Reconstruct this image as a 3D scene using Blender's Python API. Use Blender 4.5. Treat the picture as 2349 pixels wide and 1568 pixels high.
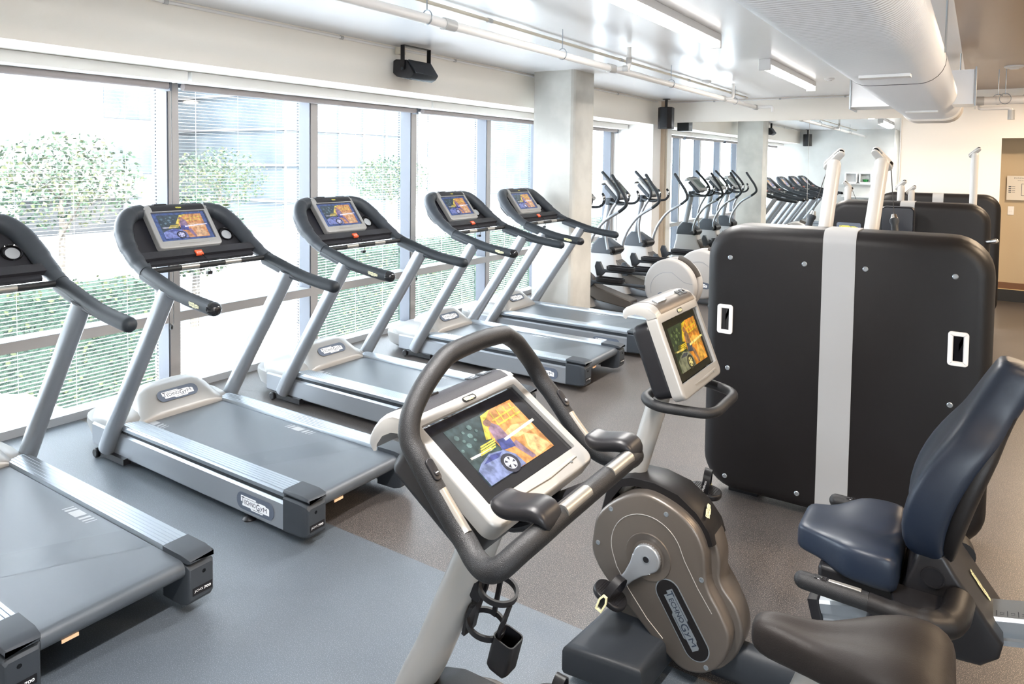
import bpy, bmesh, math, random
from mathutils import Vector as V, Matrix as M, noise
random.seed(7)
for o in list(bpy.data.objects): bpy.data.objects.remove(o)
S=bpy.context.scene; COL=S.collection
PI=math.pi
# ---------------------------------------------------------------- camera
cam=bpy.data.cameras.new('camera'); co=bpy.data.objects.new('camera',cam); COL.objects.link(co); S.camera=co
cam.sensor_width=36; cam.lens=1630/2349*36; cam.clip_start=.05; cam.clip_end=400
cam.shift_y=-(784-447)/2349
_A=V((1074,-63,1630)).normalized(); _D=V((-424,34937,1630)).normalized(); _D=(_D-_A*_A.dot(_D)).normalized(); _X=_D.cross(_A)
if _X.x<0: _X=-_X
R=M((_X,_A,-_D))                       # world = R @ (right,down,forward)
r_,u_,b_=R.col[0],-R.col[1],-R.col[2]
co.matrix_world=M(((r_.x,u_.x,b_.x,5.17),(r_.y,u_.y,b_.y,0),(r_.z,u_.z,b_.z,1.80),(0,0,0,1)))
# ---------------------------------------------------------------- world, sun, lights, exposure
S.view_settings.view_transform='Standard'; S.view_settings.look='None'; S.view_settings.gamma=1; S.view_settings.use_curve_mapping=False
S.view_settings.exposure=1.5
W=bpy.data.worlds.new('world'); S.world=W; W.use_nodes=True
nt=W.node_tree; bg=nt.nodes['Background']; bg.inputs[0].default_value=(.86,.93,1,1); bg.inputs[1].default_value=8.0
def area(name,loc,size,power,color,rot=(0,0,0),shape='RECTANGLE'):
    l=bpy.data.lights.new(name,'AREA'); l.shape=shape; l.size=size[0]; l.size_y=size[1]; l.energy=power; l.color=color
    o=bpy.data.objects.new(name,l); COL.objects.link(o); o.location=loc; o.rotation_euler=rot; return o
# daylight portals in the window openings (they only guide the sky's own light)
for y0,y1 in ((.6,6.9),(7.4,10.8)):
    o=area('window_portal',(-.13,(y0+y1)/2,1.2),(2.3,y1-y0),1,(1,1,1),(0,-PI/2,0)); o.data.cycles.is_portal=True
o=area('window_portal',(7.6,-2.25,1.55),(2.9,1.3),1,(1,1,1),(PI/2,0,0)); o.data.cycles.is_portal=True  # portal of the fill windows added behind the camera
sun=bpy.data.lights.new('sun','SUN'); so=bpy.data.objects.new('sun',sun); COL.objects.link(so)
sun.energy=16.0; sun.angle=.03; sun.color=(1,.97,.92); so.rotation_euler=(math.radians(18),math.radians(38),0)
# ceiling lamps of the room: battens over the free floor and warm downlights by the entrance side, plus an added fill lamp
area('batten_glow_front',(3.38,4.6,2.685),(.09,1.9),42,(1,.98,.95))
area('batten_glow_back',(3.4,8.2,2.70),(.09,1.9),42,(1,.93,.85))
for (x,y,p) in ((6.6,1.6,34),(6.6,4.4,34),(6.4,7.4,34),(6.1,9.8,22)):
    area('downlight_glow',(x,y,2.78),(.22,.22),p,(1,.76,.52),shape='DISK')
area('overhead_fill',(4.3,.9,2.70),(.09,1.6),50,(1,.96,.92))  # added fill lamp out of view, no fixture hangs there
# ---------------------------------------------------------------- materials
MT={}
def mat(name,c,rough=.5,metal=0,spec=.5,coat=0,emis=0,bump=None,var=None,alpha=1):
    if name in MT: return MT[name]
    m=bpy.data.materials.new(name); m.use_nodes=True; n=m.node_tree; p=n.nodes['Principled BSDF']
    p.inputs['Base Color'].default_value=(*c,1); p.inputs['Roughness'].default_value=rough; p.inputs['Metallic'].default_value=metal
    p.inputs['Specular IOR Level'].default_value=spec; p.inputs['Coat Weight'].default_value=coat
    if emis: p.inputs['Emission Color'].default_value=(*c,1); p.inputs['Emission Strength'].default_value=emis
    if bump or var:
        tc=n.nodes.new('ShaderNodeTexCoord')
    if bump:
        t=n.nodes.new('ShaderNodeTexNoise'); t.inputs['Scale'].default_value=bump[0]; t.inputs['Detail'].default_value=3
        n.links.new(tc.outputs['Object'],t.inputs['Vector'])
        b=n.nodes.new('ShaderNodeBump'); b.inputs['Strength'].default_value=bump[1]; b.inputs['Distance'].default_value=bump[2] if len(bump)>2 else .002
        n.links.new(t.outputs['Fac'],b.inputs['Height']); n.links.new(b.outputs['Normal'],p.inputs['Normal'])
    if var:
        t=n.nodes.new('ShaderNodeTexNoise'); t.inputs['Scale'].default_value=var[0]; t.inputs['Detail'].default_value=6
        n.links.new(tc.outputs['Object'],t.inputs['Vector'])
        r=n.nodes.new('ShaderNodeValToRGB'); r.color_ramp.elements[0].position=.35; r.color_ramp.elements[1].position=.65
        r.color_ramp.elements[0].color=(*c,1); r.color_ramp.elements[1].color=(*var[1],1)
        n.links.new(t.outputs['Fac'],r.inputs['Fac']); n.links.new(r.outputs['Color'],p.inputs['Base Color'])
    MT[name]=m; return m
paint_white=mat('white_paint',(.88,.87,.85),.55,bump=(60,.05))
paint_cream=mat('cream_paint',(.90,.85,.77),.6,bump=(60,.05))
paint_warm=mat('warm_white_paint',(.82,.77,.70),.6,bump=(60,.05))
ceil_m=mat('gloss_white_ceiling',(.90,.90,.91),.20,spec=.35,bump=(2.2,.12,.01))
ceil_warm_lit=mat('warm_lit_ceiling',(.30,.205,.135),.3,spec=.4,bump=(2.2,.1,.01))  # warm lamp light painted in as a tan base colour
concrete=mat('concrete',(.42,.41,.38),.75,bump=(35,.25),var=(2.5,(.55,.54,.50)))
frame_l=mat('window_aluminium',(.42,.40,.39),.45,.3)
sill_m=mat('white_sill_metal',(.34,.36,.38),.45)
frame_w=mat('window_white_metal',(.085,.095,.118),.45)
slat_m=mat('blind_slat_white',(.86,.88,.90),.5)
silver=mat('silver_paint',(.30,.32,.345),.33,.55)
silver_l=mat('light_silver_plastic',(.30,.295,.285),.35,.25)
champagne=mat('champagne_paint',(.12,.105,.093),.36,.55)
alu=mat('brushed_aluminium',(.33,.365,.40),.30,.75,bump=(250,.08))
chrome=mat('chrome',(.8,.8,.8),.12,1)
black_p=mat('black_plastic',(.010,.010,.012),.38,spec=.3)
black_g=mat('gloss_black',(.008,.008,.01),.06)
charcoal=mat('charcoal_grip',(.014,.018,.023),.5,spec=.3,bump=(500,.25))
rubber=mat('pitted_rubber',(.012,.0125,.014),.42,spec=.3,bump=(650,.8,.001))
dash_m=mat('dash_plastic',(.016,.016,.020),.5,spec=.3,bump=(700,.5,.001))
darkgrey=mat('dark_grey_plastic',(.034,.040,.048),.45,spec=.3)
shell_m=mat('brown_black_shell',(.0065,.0058,.0065),.45,spec=.3,bump=(700,.3,.001))
vinyl=mat('black_vinyl',(.022,.024,.030),.36,spec=.3,bump=(400,.15,.001))
vinyl_sheen=mat('sky_sheen_vinyl',(.010,.016,.030),.40,spec=.36,bump=(400,.15,.001))  # blue window reflection mixed into the dark vinyl's base colour
vinyl_w=mat('brown_grey_vinyl',(.014,.0115,.011),.5,spec=.2,bump=(450,.3,.001))
white_pl=mat('white_plastic',(.80,.80,.80),.35)
white_st=mat('white_steel',(.46,.455,.445),.35)
yellow=mat('yellow_label',(.72,.66,.10),.5)
paleyel=mat('pale_yellow_label',(.74,.70,.42),.5)
red_m=mat('red_tag',(.80,.10,.03),.45)
ltgrey=mat('light_grey_panel',(.30,.31,.32),.5)
ink=mat('ink',(.02,.03,.05),.5)
lab_w=mat('white_label',(.85,.86,.88),.5)
oval_m=mat('slate_label',(.09,.11,.15),.45)
mirror_m=mat('mirror_glass',(.92,.94,.93),.0,1)
duct_m=mat('duct_metal',(.80,.81,.83),.35,.3)
wood_d=mat('dark_wood',(.16,.07,.025),.45)
black_s=mat('black_skirting',(.01,.01,.01),.5)
tube_em=mat('lamp_diffuser',(.9,.88,.84),.5,emis=2.4)
green_g=mat('green_bowl',(.02,.25,.05),.3)
base_d=mat('base_dark',(.020,.024,.030),.45,spec=.3)
concrete_b=mat('light_concrete',(.62,.62,.60),.8,bump=(35,.25),var=(1.5,(.72,.72,.70)))
cable_m=mat('steel_cable',(.05,.05,.05),.4,.5)
def belt_mat():
    m=mat('belt',(.062,.073,.086),.36,bump=(900,.6,.0006)); return m
belt_m=belt_mat()
def floor_mat(name,base,fleck,amt,rough):
    m=bpy.data.materials.new(name); m.use_nodes=True; n=m.node_tree; p=n.nodes['Principled BSDF']
    tc=n.nodes.new('ShaderNodeTexCoord')
    def N(sc,det=2):
        t=n.nodes.new('ShaderNodeTexNoise'); t.inputs['Scale'].default_value=sc; t.inputs['Detail'].default_value=det; n.links.new(tc.outputs['Object'],t.inputs['Vector']); return t
    t=N(290); r=n.nodes.new('ShaderNodeValToRGB'); r.color_ramp.elements[0].position=amt; r.color_ramp.elements[1].position=amt+.06
    r.color_ramp.elements[0].color=(*base,1); r.color_ramp.elements[1].color=(*fleck,1)
    n.links.new(t.outputs['Fac'],r.inputs['Fac'])
    t2=N(1.3,4); mx=n.nodes.new('ShaderNodeMix'); mx.data_type='RGBA'; mx.blend_type='MULTIPLY'; mx.inputs[0].default_value=.35
    n.links.new(r.outputs['Color'],mx.inputs[6]); n.links.new(t2.outputs['Fac'],mx.inputs[7]); n.links.new(mx.outputs[2],p.inputs['Base Color'])
    b=n.nodes.new('ShaderNodeBump'); b.inputs['Strength'].default_value=.35; b.inputs['Distance'].default_value=.001
    n.links.new(t.outputs['Fac'],b.inputs['Height']); n.links.new(b.outputs['Normal'],p.inputs['Normal'])
    p.inputs['Roughness'].default_value=rough; p.inputs['Specular IOR Level'].default_value=.6
    return m
floor_near=floor_mat('blue_grey_rubber_floor',(.100,.120,.142),(.19,.22,.255),.56,.40)
floor_far=floor_mat('flecked_rubber_floor',(.066,.061,.061),(.36,.31,.27),.57,.34)
def glass_mat():
    m=bpy.data.materials.new('window_glass'); m.use_nodes=True; n=m.node_tree; n.nodes.remove(n.nodes['Principled BSDF'])
    t=n.nodes.new('ShaderNodeBsdfTransparent'); t.inputs[0].default_value=(.97,.99,1,1); g=n.nodes.new('ShaderNodeBsdfGlossy'); g.inputs['Roughness'].default_value=.02
    x=n.nodes.new('ShaderNodeMixShader'); x.inputs[0].default_value=.06
    n.links.new(t.outputs[0],x.inputs[1]); n.links.new(g.outputs[0],x.inputs[2]); n.links.new(x.outputs[0],n.nodes['Material Output'].inputs[0]); return m
glass_m=glass_mat()
def leaf_mat(name,a,b):
    return mat(name,a,.7,var=(6,b),bump=(20,.8,.05))
# ---------------------------------------------------------------- mesh helpers
def circ(r,n=24,r2=None,ph=0): return [(r*math.cos(2*PI*i/n+ph),(r2 or r)*math.sin(2*PI*i/n+ph)) for i in range(n)]
def rrect(w,h,r,n=5,cx=0,cy=0):
    o=[]
    for sx,sy,a in ((1,1,0),(-1,1,PI/2),(-1,-1,PI),(1,-1,1.5*PI)):
        for i in range(n+1):
            t=a+PI/2*i/n; o.append((cx+sx*(w/2-r)+r*math.cos(t),cy+sy*(h/2-r)+r*math.sin(t)))
    return o
def spline(pts,n=6,closed=False):
    P=[V(p) for p in pts]; out=[]; L=len(P)
    rng=range(L if closed else L-1)
    for i in rng:
        g=(lambda k:P[k%L]) if closed else (lambda k:P[max(0,min(L-1,k))])
        a,b,c,d=g(i-1),g(i),g(i+1),g(i+2)
        for j in range(n):
            t=j/n; out.append(.5*((2*b)+(c-a)*t+(2*a-5*b+4*c-d)*t*t+(3*b-a-3*c+d)*t**3))
    if not closed: out.append(P[-1])
    return out
def spline2(pts,n=6,closed=True): return [(p[0],p[1]) for p in spline([(a,b,0) for a,b in pts],n,closed)]
def fillet(pts,r,n=6,closed=False):
    P=[V(p) for p in pts]; out=[]; L=len(P)
    for i in range(L):
        if not closed and i in(0,L-1): out.append(P[i]); continue
        a,b,c=P[i-1],P[i],P[(i+1)%L]; d1=(a-b); d2=(c-b); rr=min(r,d1.length*.49,d2.length*.49)
        p=b+d1.normalized()*rr; q=b+d2.normalized()*rr
        for j in range(n+1):
            t=j/n; out.append(p*(1-t)**2+b*2*t*(1-t)+q*t*t)
    return out
def area2(p): return sum(p[i-1][0]*p[i][1]-p[i][0]*p[i-1][1] for i in range(len(p)))/2
def inset(poly,d):
    n=len(poly); o=[]
    for i in range(n):
        a=V(poly[i-1]); b=V(poly[i]); c=V(poly[(i+1)%n])
        e1=(b-a); e2=(c-b)
        if e1.length<1e-7: e1=e2
        if e2.length<1e-7: e2=e1
        if e1.length<1e-7: o.append((b.x,b.y)); continue
        e1=e1.normalized(); e2=e2.normalized()
        n1=V((-e1.y,e1.x)); n2=V((-e2.y,e2.x)); m=(n1+n2)
        if m.length<1e-5: m=n1
        m=m.normalized(); k=max(.35,m.dot(n1)); q=b+m*(d/k); o.append((q.x,q.y))
    return o
I4=M.Identity(4)
def frame(o,x,y,z=None):
    x=V(x).normalized(); y=V(y); z=V(z).normalized() if z is not None else x.cross(y).normalized(); y=z.cross(x)
    o=V(o); return M(((x.x,y.x,z.x,o.x),(x.y,y.y,z.y,o.y),(x.z,y.z,z.z,o.z),(0,0,0,1)))
def T(x,y,z): return M.Translation((x,y,z))
def RX(a): return M.Rotation(a,4,'X')
def RY(a): return M.Rotation(a,4,'Y')
def RZ(a): return M.Rotation(a,4,'Z')
class MB:
    def __init__(s): s.v=[]; s.f=[]; s.m=[]
    def add(s,vs,fs,Mx=I4,m=0):
        b=len(s.v); s.v+=[Mx@V(v) for v in vs]; s.f+=[[b+i for i in f] for f in fs]; s.m+=[m]*len(fs); return s
    def box(s,c,d,Mx=I4,m=0):
        x,y,z=[k/2 for k in d]; c=V(c)
        vs=[c+V((a*x,b*y,e*z)) for a in(-1,1) for b in(-1,1) for e in(-1,1)]
        return s.add(vs,[(0,1,3,2),(4,6,7,5),(0,4,5,1),(2,3,7,6),(0,2,6,4),(1,5,7,3)],Mx,m)
    def bb(s,a,b,Mx=I4,m=0): return s.box([(a[i]+b[i])/2 for i in range(3)],[abs(b[i]-a[i]) for i in range(3)],Mx,m)
    def loft(s,rings,Mx=I4,m=0,cap=(1,1),closed=False,ringclosed=True):
        n=len(rings[0]); vs=[p for r in rings for p in r]; fs=[]
        K=len(rings)
        for k in range(K if closed else K-1):
            k2=(k+1)%K
            for i in range(n if ringclosed else n-1):
                j=(i+1)%n; fs.append((k*n+i,k*n+j,k2*n+j,k2*n+i))
        if not closed and ringclosed:
            if cap[0]: fs.append(tuple(range(n))[::-1])
            if cap[1]: fs.append(tuple((K-1)*n+i for i in range(n)))
        return s.add(vs,fs,Mx,m)
    def tube(s,pts,r,seg=16,Mx=I4,m=0,closed=False,round_=0,up=None,r2=None,cap=(1,1)):
        P=[V(p) for p in pts]; L=len(P); rr=r if isinstance(r,(list,tuple)) else [r]*L
        if round_ and not closed:                       # hemispherical ends
            def endp(a,b,ra):
                d=(a-b).normalized(); return [(a+d*ra*math.sin(t),ra*math.cos(t)) for t in (PI*.12,PI*.25,PI*.37,PI*.46,PI*.495)]
            e0=endp(P[0],P[1],rr[0])[::-1]; e1=endp(P[-1],P[-2],rr[-1])
            if round_ in(1,3): P=[p for p,_ in e0]+P; rr=[q for _,q in e0]+list(rr)
            if round_ in(2,3): P=P+[p for p,_ in e1]; rr=list(rr)+[q for _,q in e1]
            L=len(P)
        rings=[]; 
        t=((P[1]-P[0]) if not closed else (P[1]-P[-1])).normalized()
        nrm=(V(up) if up else (V((0,0,1)) if abs(t.z)<.9 else V((1,0,0))))
        nrm=(nrm-t*nrm.dot(t)).normalized()
        for i in range(L):
            if closed: t=(P[(i+1)%L]-P[i-1]).normalized()
            else: t=(P[min(i+1,L-1)]-P[max(i-1,0)]).normalized()
            nrm=(nrm-t*nrm.dot(t)).normalized(); b=t.cross(nrm); k=(r2/ r if r2 and not isinstance(r,(list,tuple)) else 1) if not isinstance(r2,(list,tuple)) else r2[i]/rr[i]
            rings.append([P[i]+nrm*rr[i]*math.cos(2*PI*j/seg)*1+b*rr[i]*k*math.sin(2*PI*j/seg) for j in range(seg)])
        return s.loft(rings,Mx,m,cap,closed)
    def lathe(s,prof,seg=32,Mx=I4,m=0,cap=(1,1)):     # prof: (radius,height) about local z
        return s.loft([[V((r*math.cos(2*PI*j/seg),r*math.sin(2*PI*j/seg),z)) for j in range(seg)] for r,z in prof],Mx,m,cap)
    def prism(s,poly,z0,z1,Mx=I4,m=0,rad=0,steps=3,both=True):
        if area2(poly)<0: poly=poly[::-1]
        rings=[]
        def ring(d,z): 
            q=inset(poly,d) if d>1e-6 else poly; rings.append([V((x,y,z)) for x,y in q])
        if rad and both:
            for i in range(steps+1):
                a=PI/2*i/steps; ring(rad*(1-math.sin(a)),z0+rad*(1-math.cos(a)))
        else: ring(0,z0)
        if rad:
            for i in range(steps+1):
                a=PI/2*i/steps; ring(rad*(1-math.cos(a)),z1-rad*(1-math.sin(a)))
        else: ring(0,z1)
        return s.loft(rings,Mx,m)
    def text(s,txt,w,h,Mx=I4,m=0,ext=0.0,bold=0):
        vs,fs=text_mesh(txt,ext,bold); xs=[v[0] for v in vs]; ys=[v[1] for v in vs]
        x0,x1,y0,y1=min(xs),max(xs),min(ys),max(ys); kx=w/(x1-x0); ky=h/(y1-y0) if h else kx
        return s.add([V(((v[0]-(x0+x1)/2)*kx,(v[1]-(y0+y1)/2)*ky,v[2])) for v in vs],fs,Mx,m)
    def build(s,name,mats,parent=None,smooth=35,bevel=0,bseg=2,sub=0):
        me=bpy.data.meshes.new(name); me.from_pydata([tuple(v) for v in s.v],[],s.f)
        if not isinstance(mats,(list,tuple)): mats=[mats]
        for k in mats: me.materials.append(k)
        me.polygons.foreach_set('material_index',s.m)
        bm=bmesh.new(); bm.from_mesh(me); bmesh.ops.recalc_face_normals(bm,faces=bm.faces); 
        if smooth:
            for f in bm.faces: f.smooth=True
            for e in bm.edges:
                if len(e.link_faces)==2 and e.calc_face_angle(0)>math.radians(smooth): e.smooth=False
        bm.to_mesh(me); bm.free()
        o=bpy.data.objects.new(name,me); COL.objects.link(o)
        if parent: o.parent=parent
        if bevel:
            b=o.modifiers.new('bevel','BEVEL'); b.width=bevel; b.segments=bseg; b.limit_method='ANGLE'; b.angle_limit=math.radians(40); b.harden_normals=False
        if sub:
            b=o.modifiers.new('sub','SUBSURF'); b.levels=sub; b.render_levels=sub
        return o
_TX={}
def text_mesh(txt,ext=0,bold=0):
    k=(txt,ext,bold)
    if k in _TX: return _TX[k]
    c=bpy.data.curves.new('t','FONT'); c.body=txt; c.size=1; c.extrude=ext; c.offset=bold; c.resolution_u=3
    o=bpy.data.objects.new('t',c); COL.objects.link(o); dg=bpy.context.evaluated_depsgraph_get(); e=o.evaluated_get(dg); me=e.to_mesh()
    r=([tuple(v.co) for v in me.vertices],[tuple(p.vertices) for p in me.polygons]); e.to_mesh_clear(); bpy.data.objects.remove(o); bpy.data.curves.remove(c)
    _TX[k]=r; return r
def empty(name,loc=(0,0,0),rz=0):
    o=bpy.data.objects.new(name,None); COL.objects.link(o); o.location=loc; o.rotation_euler.z=rz; o.empty_display_size=.1; return o
def tag(o,label=None,cat=None,group=None,kind=None):
    if label: o['label']=label
    if cat: o['category']=cat
    if group: o['group']=group
    if kind: o['kind']=kind
    return o
def copy_tree(o,parent=None):
    c=o.copy(); COL.objects.link(c); c.parent=parent
    for ch in list(o.children): copy_tree(ch,c)
    return c
def struct(o): o['kind']='structure'; return o
def brand(parent,Mx,w,oval=True,plate=lab_w,letters=ink,h=None,ovm=oval_m):
    """name plate: dark oval, stepped plate, lettering with large first and seventh letters. local x along text, z out"""
    h=h or w*.26; b=MB()
    if oval: b.prism(rrect(w*1.32,h*1.55,h*.74,6),0,.0012,Mx,0)
    st=[(-.5,.42),(.02,.42),(.05,.30),(.36,.30),(.40,.20),(.47,.20),(.50,.10),(.50,-.36),(.30,-.36),(.27,-.50),(-.12,-.50),(-.16,-.36),(-.45,-.36),(-.45,-.05),(-.50,-.05)]
    z0=.0012 if oval else 0
    b.prism([(x*w,y*h*1.15) for x,y in st],z0,z0+.0010,Mx,1)
    zt=z0+.0013
    lh=h*.42
    b.text('T',w*.095,lh*1.45,Mx@T(-w*.43,h*.10,zt),2,bold=.012)
    b.text('ECHNO',w*.40,lh,Mx@T(-w*.165,-h*.02,zt),2,bold=.012)
    b.text('G',w*.12,lh*1.45,Mx@T(w*.115,-h*.06,zt),2,bold=.012)
    b.text('y',w*.085,lh,Mx@T(w*.235,-h*.13,zt),2,bold=.006); b.text('M',w*.13,lh,Mx@T(w*.365,-h*.04,zt),2)
    b.box((-w*.12,h*.34,zt),(w*.55,h*.035,.0004),Mx,2); b.box((w*.10,-h*.44,zt),(w*.36,h*.035,.0004),Mx,2)
    return b.build('logo',[ovm,plate,letters],parent,smooth=0)
# ---------------------------------------------------------------- room shell
H=2.82; FW=11.22; XB=.765; ZB=2.43
def sbox(name,a,b,m,bevel=0): return struct(MB().bb(a,b).build(name,m,smooth=0,bevel=bevel))
sbox('floor',(-.12,-2.2,-.1),(9.2,2.385,0),floor_near)
sbox('floor',(-.12,2.385,-.1),(9.2,12.2,0),floor_far)
sbox('ceiling',(-.12,-2.2,H),(5.0,FW+.1,H+.12),ceil_m)
sbox('ceiling',(5.0,-2.2,H),(9.2,12.2,H+.12),ceil_warm_lit)
# bulkhead over the windows and wall bits of the window side
sbox('wall_left',(-.12,-.0,ZB),(XB,FW,H),paint_cream)
sbox('wall_left',(-.12,10.80,0),(XB,FW,ZB),paint_white)          # pier by the far corner
sbox('wall_far',(XB-.1,FW,0),(5.393,FW+.12,H),paint_warm)
sbox('wall_far',(5.393,FW,2.185),(9.2,FW+.12,H),paint_warm)
sbox('wall_recess',(5.2,11.69,0),(9.2,11.8,H),mat('recess_paint',(.52,.42,.28),.6))
sbox('wall_recess',(5.273,FW+.12,0),(5.393,11.69,H),paint_warm)
sbox('wall_right',(9.1,-2.2,0),(9.2,12.2,H),paint_warm)
sbox('wall_back',(-.12,.45,0),(3.2,.55,H),concrete_b)
sbox('wall_back',(3.1,-2.2,0),(3.2,.45,H),concrete)
sbox('wall_back',(3.2,-2.2,0),(9.2,-2.1,.9),paint_warm); sbox('wall_back',(3.2,-2.2,.9),(6.15,-2.1,2.2),paint_warm); sbox('wall_back',(3.2,-2.2,2.2),(9.2,-2.1,H),paint_warm)
for k in (2,3):                                                     # unseen high windows added behind the camera for fill daylight
    w=struct(empty('window_%d'%(7+k),(3.2+1.475*k,-2.15,0)))
    b=MB(); b.bb((0,-.05,.9),(.06,.05,2.2)); b.bb((1.42,-.05,.9),(1.475,.05,2.2)); b.bb((.06,-.05,.9),(1.42,.05,.96)); b.bb((.06,-.05,2.14),(1.42,.05,2.2)); b.build('window_frame',frame_l,w,smooth=0)
    MB().bb((.06,-.004,.96),(1.42,.004,2.14)).build('pane',glass_m,w,smooth=0)
sbox('trim_1',(5.393,11.66,.17),(9.1,11.69,.25),wood_d); sbox('trim_2',(5.393,11.645,.160),(9.1,11.69,.17),mat('brass_strip',(.6,.42,.2),.35,.6)); sbox('baseboard_far',(5.393,11.65,0),(9.1,11.69,.16),black_s)
sbox('trim_3',(XB-.04,FW-.09,0),(XB+.05,FW,H),mat('tan_paint',(.52,.43,.33),.6))                # tan corner strip
# column
def column():
    p=[(.91,6.91),(1.385,6.91),(1.41,6.925),(1.425,6.95),(1.425,7.38),(.91,7.38)]
    return struct(MB().prism(p,0,H).build('column',concrete,smooth=0))
tag(column(),'square grey concrete column standing between the treadmills and the window wall','column')
# windows: frame with mullions at these Y, one window per bay
MY=[(.60,.68),(1.77,1.85),(3.05,3.13),(4.41,4.49),(5.78,5.86),(7.18,7.26),(8.45,8.53),(9.7,9.78),(10.72,10.80)]
XG=-.055
def windows():
    k=0
    for i in range(len(MY)-1):
        y0=MY[i][1]; y1=MY[i+1][0]; k+=1
        w=struct(empty('window_%d'%k,(0,(y0+y1)/2,0))); yc=(y0+y1)/2; L=y1-y0
        b=MB(); b.bb((XG-.02,y0-yc,0),(.075,y1-yc,.055),m=2)          # sill rail
        b.bb((XG-.02,y0-yc,.545),(.070,y1-yc,.615),m=1)               # transom front
        b.bb((XG-.02,y0-yc,.615),(.071,y1-yc,.619),m=2)
        b.bb((XG-.02,y0-yc,2.33),(.07,y1-yc,ZB-.002),m=0)
        b.build('window_frame',[frame_w,frame_l,sill_m],w,smooth=0)
        m=MB(); m.bb((XG-.02,y1-yc,0),(.066,y1-yc+.08,ZB),m=0); m.bb((.066,y1-yc,0),(.071,y1-yc+.08,ZB),m=1)
        m.bb((XG-.02,y1-yc,0),(.066,y1-yc-.012,ZB),m=0)
        m.build('mullion',[frame_w,frame_l],w,smooth=0)
        g=MB(); g.bb((XG-.004,y0-yc,.05),(XG+.004,y1-yc,.55)); g.bb((XG-.004,y0-yc,.61),(XG+.004,y1-yc,2.34)); g.build('pane',glass_m,w,smooth=0)
windows()
def blinds():
    lab=['nearest the back wall','left of the second treadmill','behind the second treadmill','behind the third treadmill','behind the fourth treadmill','next to the concrete column','behind the nearest elliptical trainer','at the far end of the window wall']
    for i in range(len(MY)-1):
        y0=MY[i][1]+.02; y1=MY[i+1][0]-.005; t=empty('venetian_blind',(-.11,(y0+y1)/2,0)); L=(y1-y0)/2
        b=MB(); z=.06
        while z<2.36:
            b.box((0,0,z),(.021,2*L,.0016),RZ(0)); z+=.0262
        for q in (-.62,0,.62): 
            b.box((0,q*L,1.2),(.0016,.0016,2.36)) 
        b.build('slats',slat_m,t,smooth=0)
        c=MB(); z=.06
        while z<2.36: c.box((.0,L+.003,z),(.020,.006,.012)); z+=.0262
        c.build('slat_guide',black_p,t,smooth=0)
        MB().box((0,0,2.38),(.04,2*L,.04)).build('head_rail',slat_m,t)
        tag(t,'white horizontal venetian blind in the window '+lab[i],'blind','venetian blinds outside the panes')
blinds()
# pelmet boxes with rolled shades under the bulkhead
def pelmets():
    segs=[(.6,3.05,'over the nearest windows'),(3.07,5.80,'over the middle windows'),(5.82,8.5,'beside the concrete column'),(8.52,10.79,'over the far windows')]
    for a,b,s in segs:
        t=empty('pelmet_box',(.2,(a+b)/2,0)); L=(b-a)/2
        MB().bb((-.05,-L+.004,2.352),(.135,L-.004,ZB-.002)).build('cover',paint_white,t,bevel=.003)
        MB().tube([(-.055,-L+.05,2.33),(-.055,L-.05,2.33)],.028,16).build('roller_shade',mat('shade_fabric',(.35,.31,.30),.8),t)
        MB().bb((-.09,L-.05,2.29),(-.02,L-.035,2.36)).build('bracket',frame_w,t)
        q=MB(); q.tube([(-.03,L-.035,2.3),(-.03,L-.035,.62),(-.02,L-.04,.57),(-.01,L-.06,.55),(-.01,L-.08,.58),(-.012,L-.085,1.0)],.0025,6); q.lathe([(.001,0),(.012,.008),(.012,.03),(.001,.04)],10,T(-.015,L-.06,.52)); q.build('pull_chain',cable_m,t)
        tag(t,'white pelmet box with a rolled shade '+s,'pelmet','pelmet boxes along the window wall')
pelmets()
# ---------------------------------------------------------------- screens and consoles
def emi(name,c,k=1.0):
    if name in MT: return MT[name]
    m=bpy.data.materials.new(name); m.use_nodes=True; n=m.node_tree; p=n.nodes['Principled BSDF']
    p.inputs['Base Color'].default_value=(.01,.01,.01,1); p.inputs['Roughness'].default_value=.08
    tc=n.nodes.new('ShaderNodeTexCoord'); t=n.nodes.new('ShaderNodeTexNoise'); t.inputs['Scale'].default_value=55; t.inputs['Detail'].default_value=4
    n.links.new(tc.outputs['Object'],t.inputs['Vector']); r=n.nodes.new('ShaderNodeValToRGB'); r.color_ramp.elements[0].position=.35; r.color_ramp.elements[1].position=.65
    r.color_ramp.elements[0].color=(*[q*.55 for q in c],1); r.color_ramp.elements[1].color=(*[min(1,q*1.35) for q in c],1)
    n.links.new(t.outputs['Fac'],r.inputs['Fac']); n.links.new(r.outputs['Color'],p.inputs['Emission Color']); p.inputs['Emission Strength'].default_value=k
    MT[name]=m; return m
SC=dict(bg=(.02,.035,.10),fol=(.03,.05,.05),foll=(.10,.16,.15),org=(.55,.24,.07),orl=(.62,.38,.16),yel=(.60,.48,.06),pur=(.24,.15,.20),blu=(.16,.19,.33),tyre=(.03,.03,.045),hub=(.55,.55,.60),navy=(.05,.06,.20),whi=(.75,.72,.66),skin=(.25,.13,.10))
def screen_mats(bgc,k,tint=(1,1,1),tag_=''):
    return [emi('screen_'+q+tag_,tuple((bgc if q=='bg' else SC[q])[i]*tint[i] for i in range(3)),k) for q in SC]
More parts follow.
